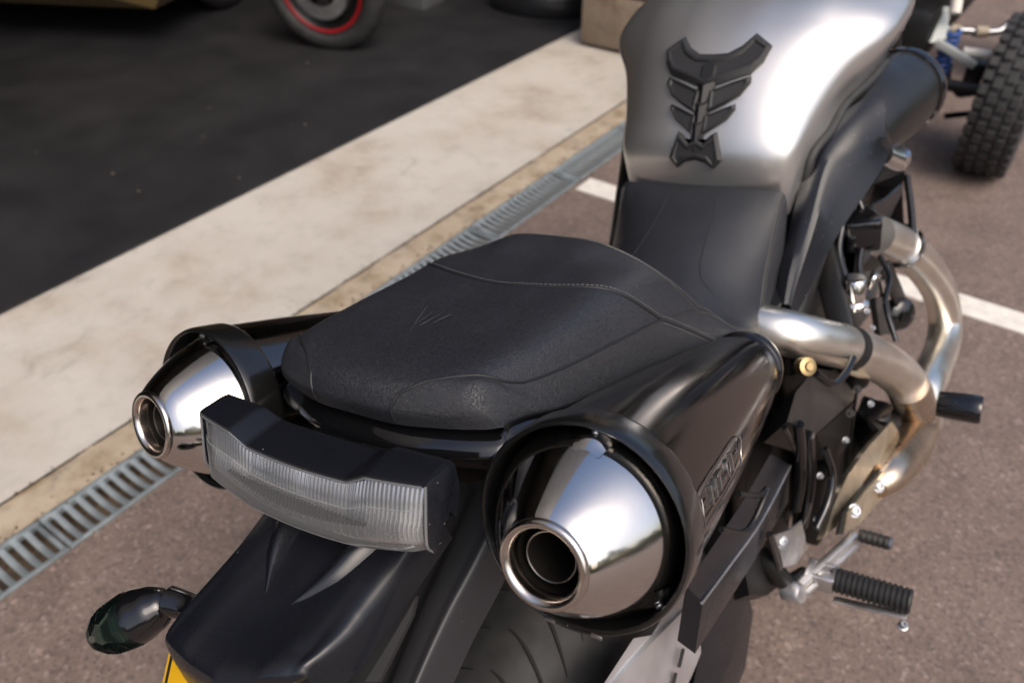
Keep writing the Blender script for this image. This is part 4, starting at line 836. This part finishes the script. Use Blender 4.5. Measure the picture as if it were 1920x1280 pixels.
# ================================================================== QUAD BIKE beside the car park line
qd = empty("quad_bike"); ground_rot(qd); tag(qd, "quad bike with knobbly tyre and pale suspension arm at the right edge", "quad bike", None)
M_QW = mat("pale_grey_arm", (.42, .45, .43), .5, rough_var=.05); M_BLUE = mat("blue_spring", (.02, .07, .25), .4)
def q_wheel(n0, t0_, z0, r, w):
    V = []; na, nb = 64, 16; rt = .5 * w; prof = [(-.5, .60), (-.5, .78), (-.46, .92), (-.36, .985), (-.2, 1.0), (0, 1.0), (.2, 1.0), (.36, .985), (.46, .92), (.5, .78), (.5, .60), (.3, .56), (-.3, .56)]
    nb = len(prof)
    for i in range(na):
        a = 2 * math.pi * i / na
        for x, q in prof: V.append((n0 + x * w, t0_ + r * q * math.cos(a), z0 + r * q * math.sin(a)))
    F = [(i * nb + j, ((i + 1) % na) * nb + j, ((i + 1) % na) * nb + (j + 1) % nb, i * nb + (j + 1) % nb) for i in range(na) for j in range(nb)]
    ty = fix(obj("wheel", V, F, M_RUBBER, qd, 50)); kb = []
    for i in range(36):
        a = 2 * math.pi * i / 36
        for k, x in enumerate((-.42, -.21, 0, .21, .42)):
            aa = a + (math.pi / 36 if k % 2 else 0); rr = r * (1.0 if abs(x) < .4 else .975)
            kb.append(box((n0 + x * w, t0_ + rr * math.cos(aa), z0 + rr * math.sin(aa)), (w * .165, r * .125, .016), Matrix.Rotation(aa - math.pi / 2, 3, 'X'), .003, 1))
    k_ = obj("tread_blocks", *merge(kb), M_RUBBER, ty); tag(k_, kind='stuff')
    obj("rim", *lathe([(0, -.03), (r * .3, -.03), (r * .58, -w * .42), (r * .60, -w * .45), (r * .60, w * .45), (r * .3, .03), (0, .03)], (n0, t0_, z0), (1, 0, 0), 32), M_ENGINE, ty)
    return ty
QN, QT, QR = -.160, 3.26, .275
q_wheel(QN, QT, QR, QR - .008, .170); q_wheel(QN - .92, QT, QR, QR - .008, .170); q_wheel(QN - .02, QT + 1.15, QR, QR - .008, .19); q_wheel(QN - .90, QT + 1.15, QR, QR - .008, .19)
def qp(n, t, z): return (n, t, z)
obj("axle", *tube([(QN - .85, QT, QR), (QN, QT, QR)], .022, 12), M_ENGINE, qd)
obj("track_rod", *tube([(-0.4475,3.409,0.42), (-0.3868,3.429,0.42), (-0.2918,3.482,0.42), (-0.2608,3.521,0.45), (-0.2051,3.544,0.48)], .013, 12), M_BOLT, qd, 60)
M_TAN = mat("tan_bush", (.35, .30, .22), .6)
for a_, b_ in (((-0.4351,3.41,0.42), (-0.4031,3.417,0.42)), ((-0.3562,3.436,0.42), (-0.3211,3.461,0.42))): obj("bush", *tube([a_, b_], .020, 16, 1), M_TAN, qd)
obj("lower_tube", *tube([(-0.3623,3.344,0.37), (-0.2766,3.364,0.37)], .018, 14, 1), M_PAINT, qd)
sp = fix(obj("suspension_arm", *prism([(-0.5322,3.252,0.42), (-0.5474,3.344,0.5), (-0.4567,3.393,0.5), (-0.4253,3.298,0.42), (-0.4557,3.276,0.405), (-0.5094,3.234,0.41)], (0, .012, -.006), 0, .002), M_QW, qd, 25))
obj("arm_strut", *beam((-0.4537,3.292,0.405), (-0.3051,3.314,0.34), .028, .02, (0, 1, 0), .004), M_QW, sp)
for a_, b_ in (((-0.5296,3.314,0.484), (-0.5027,3.324,0.484)), ((-0.521,3.279,0.46), (-0.5005,3.287,0.46))): obj("slot", *beam(AX(a_) + AX((0, -.004, .004)), AX(b_) + AX((0, -.004, .004)), .010, .006, (0, 1, 0), .001), M_INNER, sp)
qs = AX((-0.4144,3.333,0.28)); obj("spring", *tube([qs + AX((.022 * math.cos(a), .022 * math.sin(a), a * .0035)) for a in np.linspace(0, 45, 180)], .009, 8, 1), M_BLUE, qd, 60)
obj("upper_tube", *tube([(-0.4415,3.347,0.56), (-0.4268,3.319,0.5)], .020, 14, 1), M_PAINT, qd)
obj("brake_hose", *tube([(-0.3939,3.416,0.3), (-0.3798,3.39,0.25), (-0.3364,3.396,0.2), (-0.2924,3.427,0.2)], .007, 10), M_ENGINE, qd, 60)
obj("steering_knuckle", *box((-0.3077,3.409,0.28), (.06, .06, .10), None, .01), M_ENGINE, qd)
obj("lower_arm", *beam((-0.3537,3.37,0.12), (-0.2558,3.419,0.14), .02, .02, (0, 0, 1), .004), M_ENGINE, qd)
obj("chassis", *merge([box((QN - .46, QT + .62, .42), (.30, 1.3, .20), None, .04), box((QN - .46, QT + .75, .70), (.50, 1.2, .20), None, .06)]), M_ENGINE, qd)

# ================================================================== THINGS IN THE GARAGE
pm = empty("parked_motorcycle"); pm.location = (-0.894,4.081,0); pm.rotation_euler = (0, R(4), R(-106)); tag(pm, "parked motorcycle wheel with red rim stripe on the black mat", "motorcycle")
M_RED = mat("red_rim_tape", (.22, .008, .012), .4)
def torus(rc, rt, wsc, c, na=80, nb=20):
    V = [((rt * wsc * math.sin(2 * math.pi * j / nb)) + c[0], c[1] + (rc + rt * math.cos(2 * math.pi * j / nb)) * math.cos(2 * math.pi * i / na), c[2] + (rc + rt * math.cos(2 * math.pi * j / nb)) * math.sin(2 * math.pi * i / na)) for i in range(na) for j in range(nb)]
    return V, [(i * nb + j, ((i + 1) % na) * nb + j, ((i + 1) % na) * nb + (j + 1) % nb, i * nb + (j + 1) % nb) for i in range(na) for j in range(nb)]
pw = fix(obj("front_wheel", *torus(.258, .054, 1.15, (0, 0, .312)), M_RUBBER, pm, 60))
obj("rim", *lathe([(.150, -.012), (.192, -.030), (.200, -.040), (.200, .040), (.192, .030), (.150, .012)], (0, 0, .312), (1, 0, 0), 56), M_ENGINE, pw, 40)
for sx in (1, -1): obj("rim_stripe", *lathe([(.196, sx * .048), (.200, sx * .053), (.212, sx * .054), (.215, sx * .048)], (0, 0, .312), (1, 0, 0), 72), M_RED, pw, 60)
for k in range(5):
    a = 2 * math.pi * k / 5 + .2; obj("spoke", *beam((0, .03 * math.cos(a), .312 + .03 * math.sin(a)), (0, .19 * math.cos(a), .312 + .19 * math.sin(a)), .03, .035, (1, 0, 0), .004), M_ENGINE, pw)
obj("brake_disc", *lathe([(.085, .055), (.145, .055), (.145, .060), (.085, .060)], (0, 0, .312), (1, 0, 0), 40), M_CAST, pw, 30)
obj("hub", *lathe([(0, -.06), (.03, -.06), (.035, 0), (.03, .06), (0, .06)], (0, 0, .312), (1, 0, 0), 24), M_CAST, pw, 30)
for sx in (1, -1): obj("fork_leg", *tube([(sx * .095, 0, .312), (sx * .095 - .05, .05, .75)], .026, 14), M_ENGINE, pm)
obj("body", *loft([[(-y * .9 + .16 * math.cos(a) * k, y * .35, z + .18 * math.sin(a) * k) for a in np.linspace(0, 2 * math.pi, 17)[:-1]] for y, z, k in ((.12, .78, .4), (.25, .80, 1), (.6, .78, 1.1), (1.0, .72, .9), (1.4, .80, .5))]), M_GLOSS, pm, 60)
obj("rear_wheel", *torus(.235, .075, 1.0, (-1.35, .42, .312)), M_RUBBER, pm, 60)

pc = empty("parked_car"); pc.location = (-2.477,4.159,0.24); pc.location.z = 0; pc.rotation_euler = (0, 0, R(-8)); tag(pc, "gold car deep in the dark garage, only its lower edge showing", "car")
M_CAR = mat("gold_car_paint", (.20, .135, .05), .25, metal=.6, coat=1.)
def ringsec(y, w, z0, z1): return [(-w, y, z0 + .08), (-w * .93, y, z0), (w * .93, y, z0), (w, y, z0 + .08), (w, y, z1 - .12), (w * .86, y, z1), (-w * .86, y, z1), (-w, y, z1 - .12)]
obj("body", *loft([ringsec(-.06, .62, .26, .62), ringsec(0, .80, .20, .78), ringsec(.5, .86, .20, .95), ringsec(2.0, .88, .2, .95), ringsec(3.6, .86, .2, .9), ringsec(4.1, .7, .25, .7)]), M_CAR, pc, 30)
obj("cabin", *loft([ringsec(.3, .74, .9, 1.0), ringsec(.9, .70, .9, 1.42), ringsec(2.2, .70, .9, 1.45), ringsec(3.0, .74, .9, 1.0)]), M_GLOSS, pc, 30)
obj("number_plate", *box((.42, -.020, .300), (.24, .012, .09), None, .004), mat("pale_plate", (.22, .23, .25), .4), pc)
for x in (-.74, .74):
    for y in (.75, 3.2): obj("wheel", *torus(.22, .09, 1.0, (x, y, .31)), M_RUBBER, pc, 60)

bg = obj("floor_bag", *loft([[(q * .30 * math.cos(a), q * .18 * math.sin(a) , z) for a in np.linspace(0, 2 * math.pi, 29)[:-1]] for z, q in ((0, .90), (.03, 1.0), (.09, 1.02), (.16, .90), (.22, .66), (.26, .36), (.27, .1))]), mat("glossy_black_vinyl", (.012, .012, .014), .35, coat=.4), None, 60)
bg.location = (0.166,4.709,0); bg.rotation_euler = (0, 0, R(-20)); tag(bg, "low black rounded bag on the mat beside the stone pier", "bag")
cr_ = obj("storage_box", *box((0, 0, .12), (.30, .22, .24), None, .012), mat("grey_plastic_box", (.09, .095, .10), .5), None); cr_.location = (-0.573,4.854,-0); cr_.rotation_euler = (0, 0, R(-30)); tag(cr_, "small dark grey box on the mat beyond the red-striped wheel", "box")
cb = []
for q in ((-0.848,3.118,0), (-1.288,3.288,0), (-1.23,3.004,0), (-0.992,2.647,0), (-1.321,2.546,0), (-1.465,2.681,0), (-0.983,3.837,0), (-0.393,1.71,-0)): cb.append(box((q[0], q[1], .015), (random.uniform(.006, .013), random.uniform(.006, .012), .004), Matrix.Rotation(random.random() * 3, 3, 'Z'), .001, 1))
for k in range(22):
    n0, t0_ = random.uniform(-4.2, -2.3), random.uniform(0.4, 3.4); x = n0 * math.cos(TH) - t0_ * math.sin(TH); y = n0 * math.sin(TH) + t0_ * math.cos(TH)
    cb.append(box((x, y, .0142), (random.uniform(.002, .006), random.uniform(.002, .006), .003), Matrix.Rotation(random.random() * 3, 3, 'Z')))
tag(obj("crumbs", *merge(cb), mat("straw_crumbs", (.09, .075, .058), .95), None, flat=True), "tiny pale crumbs scattered over the black mat", "crumbs", kind='stuff')

# ================================================================== TREE LINE behind the viewpoint (seen mirrored in the steel)
rg = np.random.default_rng(5); V = []; F = []
for k in range(16000):
    az = R(rg.uniform(40, 235)); top = 3.4 + 1.3 * math.sin(az * 9) + .8 * math.sin(az * 23 + 1) + .5 * math.sin(az * 51); r_ = rg.uniform(15, 19)
    z = top * rg.uniform(0, 1) ** .75; p = AX((r_ * math.sin(az), r_ * math.cos(az), z)); u_ = rg.normal(0, 1, 3); u_ /= np.linalg.norm(u_); w_ = np.cross(u_, rg.normal(0, 1, 3)); w_ /= np.linalg.norm(w_); s_ = rg.uniform(.12, .30)
    b = len(V); V += [p - u_ * s_, p + w_ * s_ * .5, p + u_ * s_, p - w_ * s_ * .5]; F.append((b, b + 1, b + 2, b + 3))
tag(obj("tree_line", V, F, mat("leaf_green", (.07, .11, .045), .6, noise=(3, .4)), None, flat=True), "far line of trees and hedges across the car park", "tree line", kind='stuff')
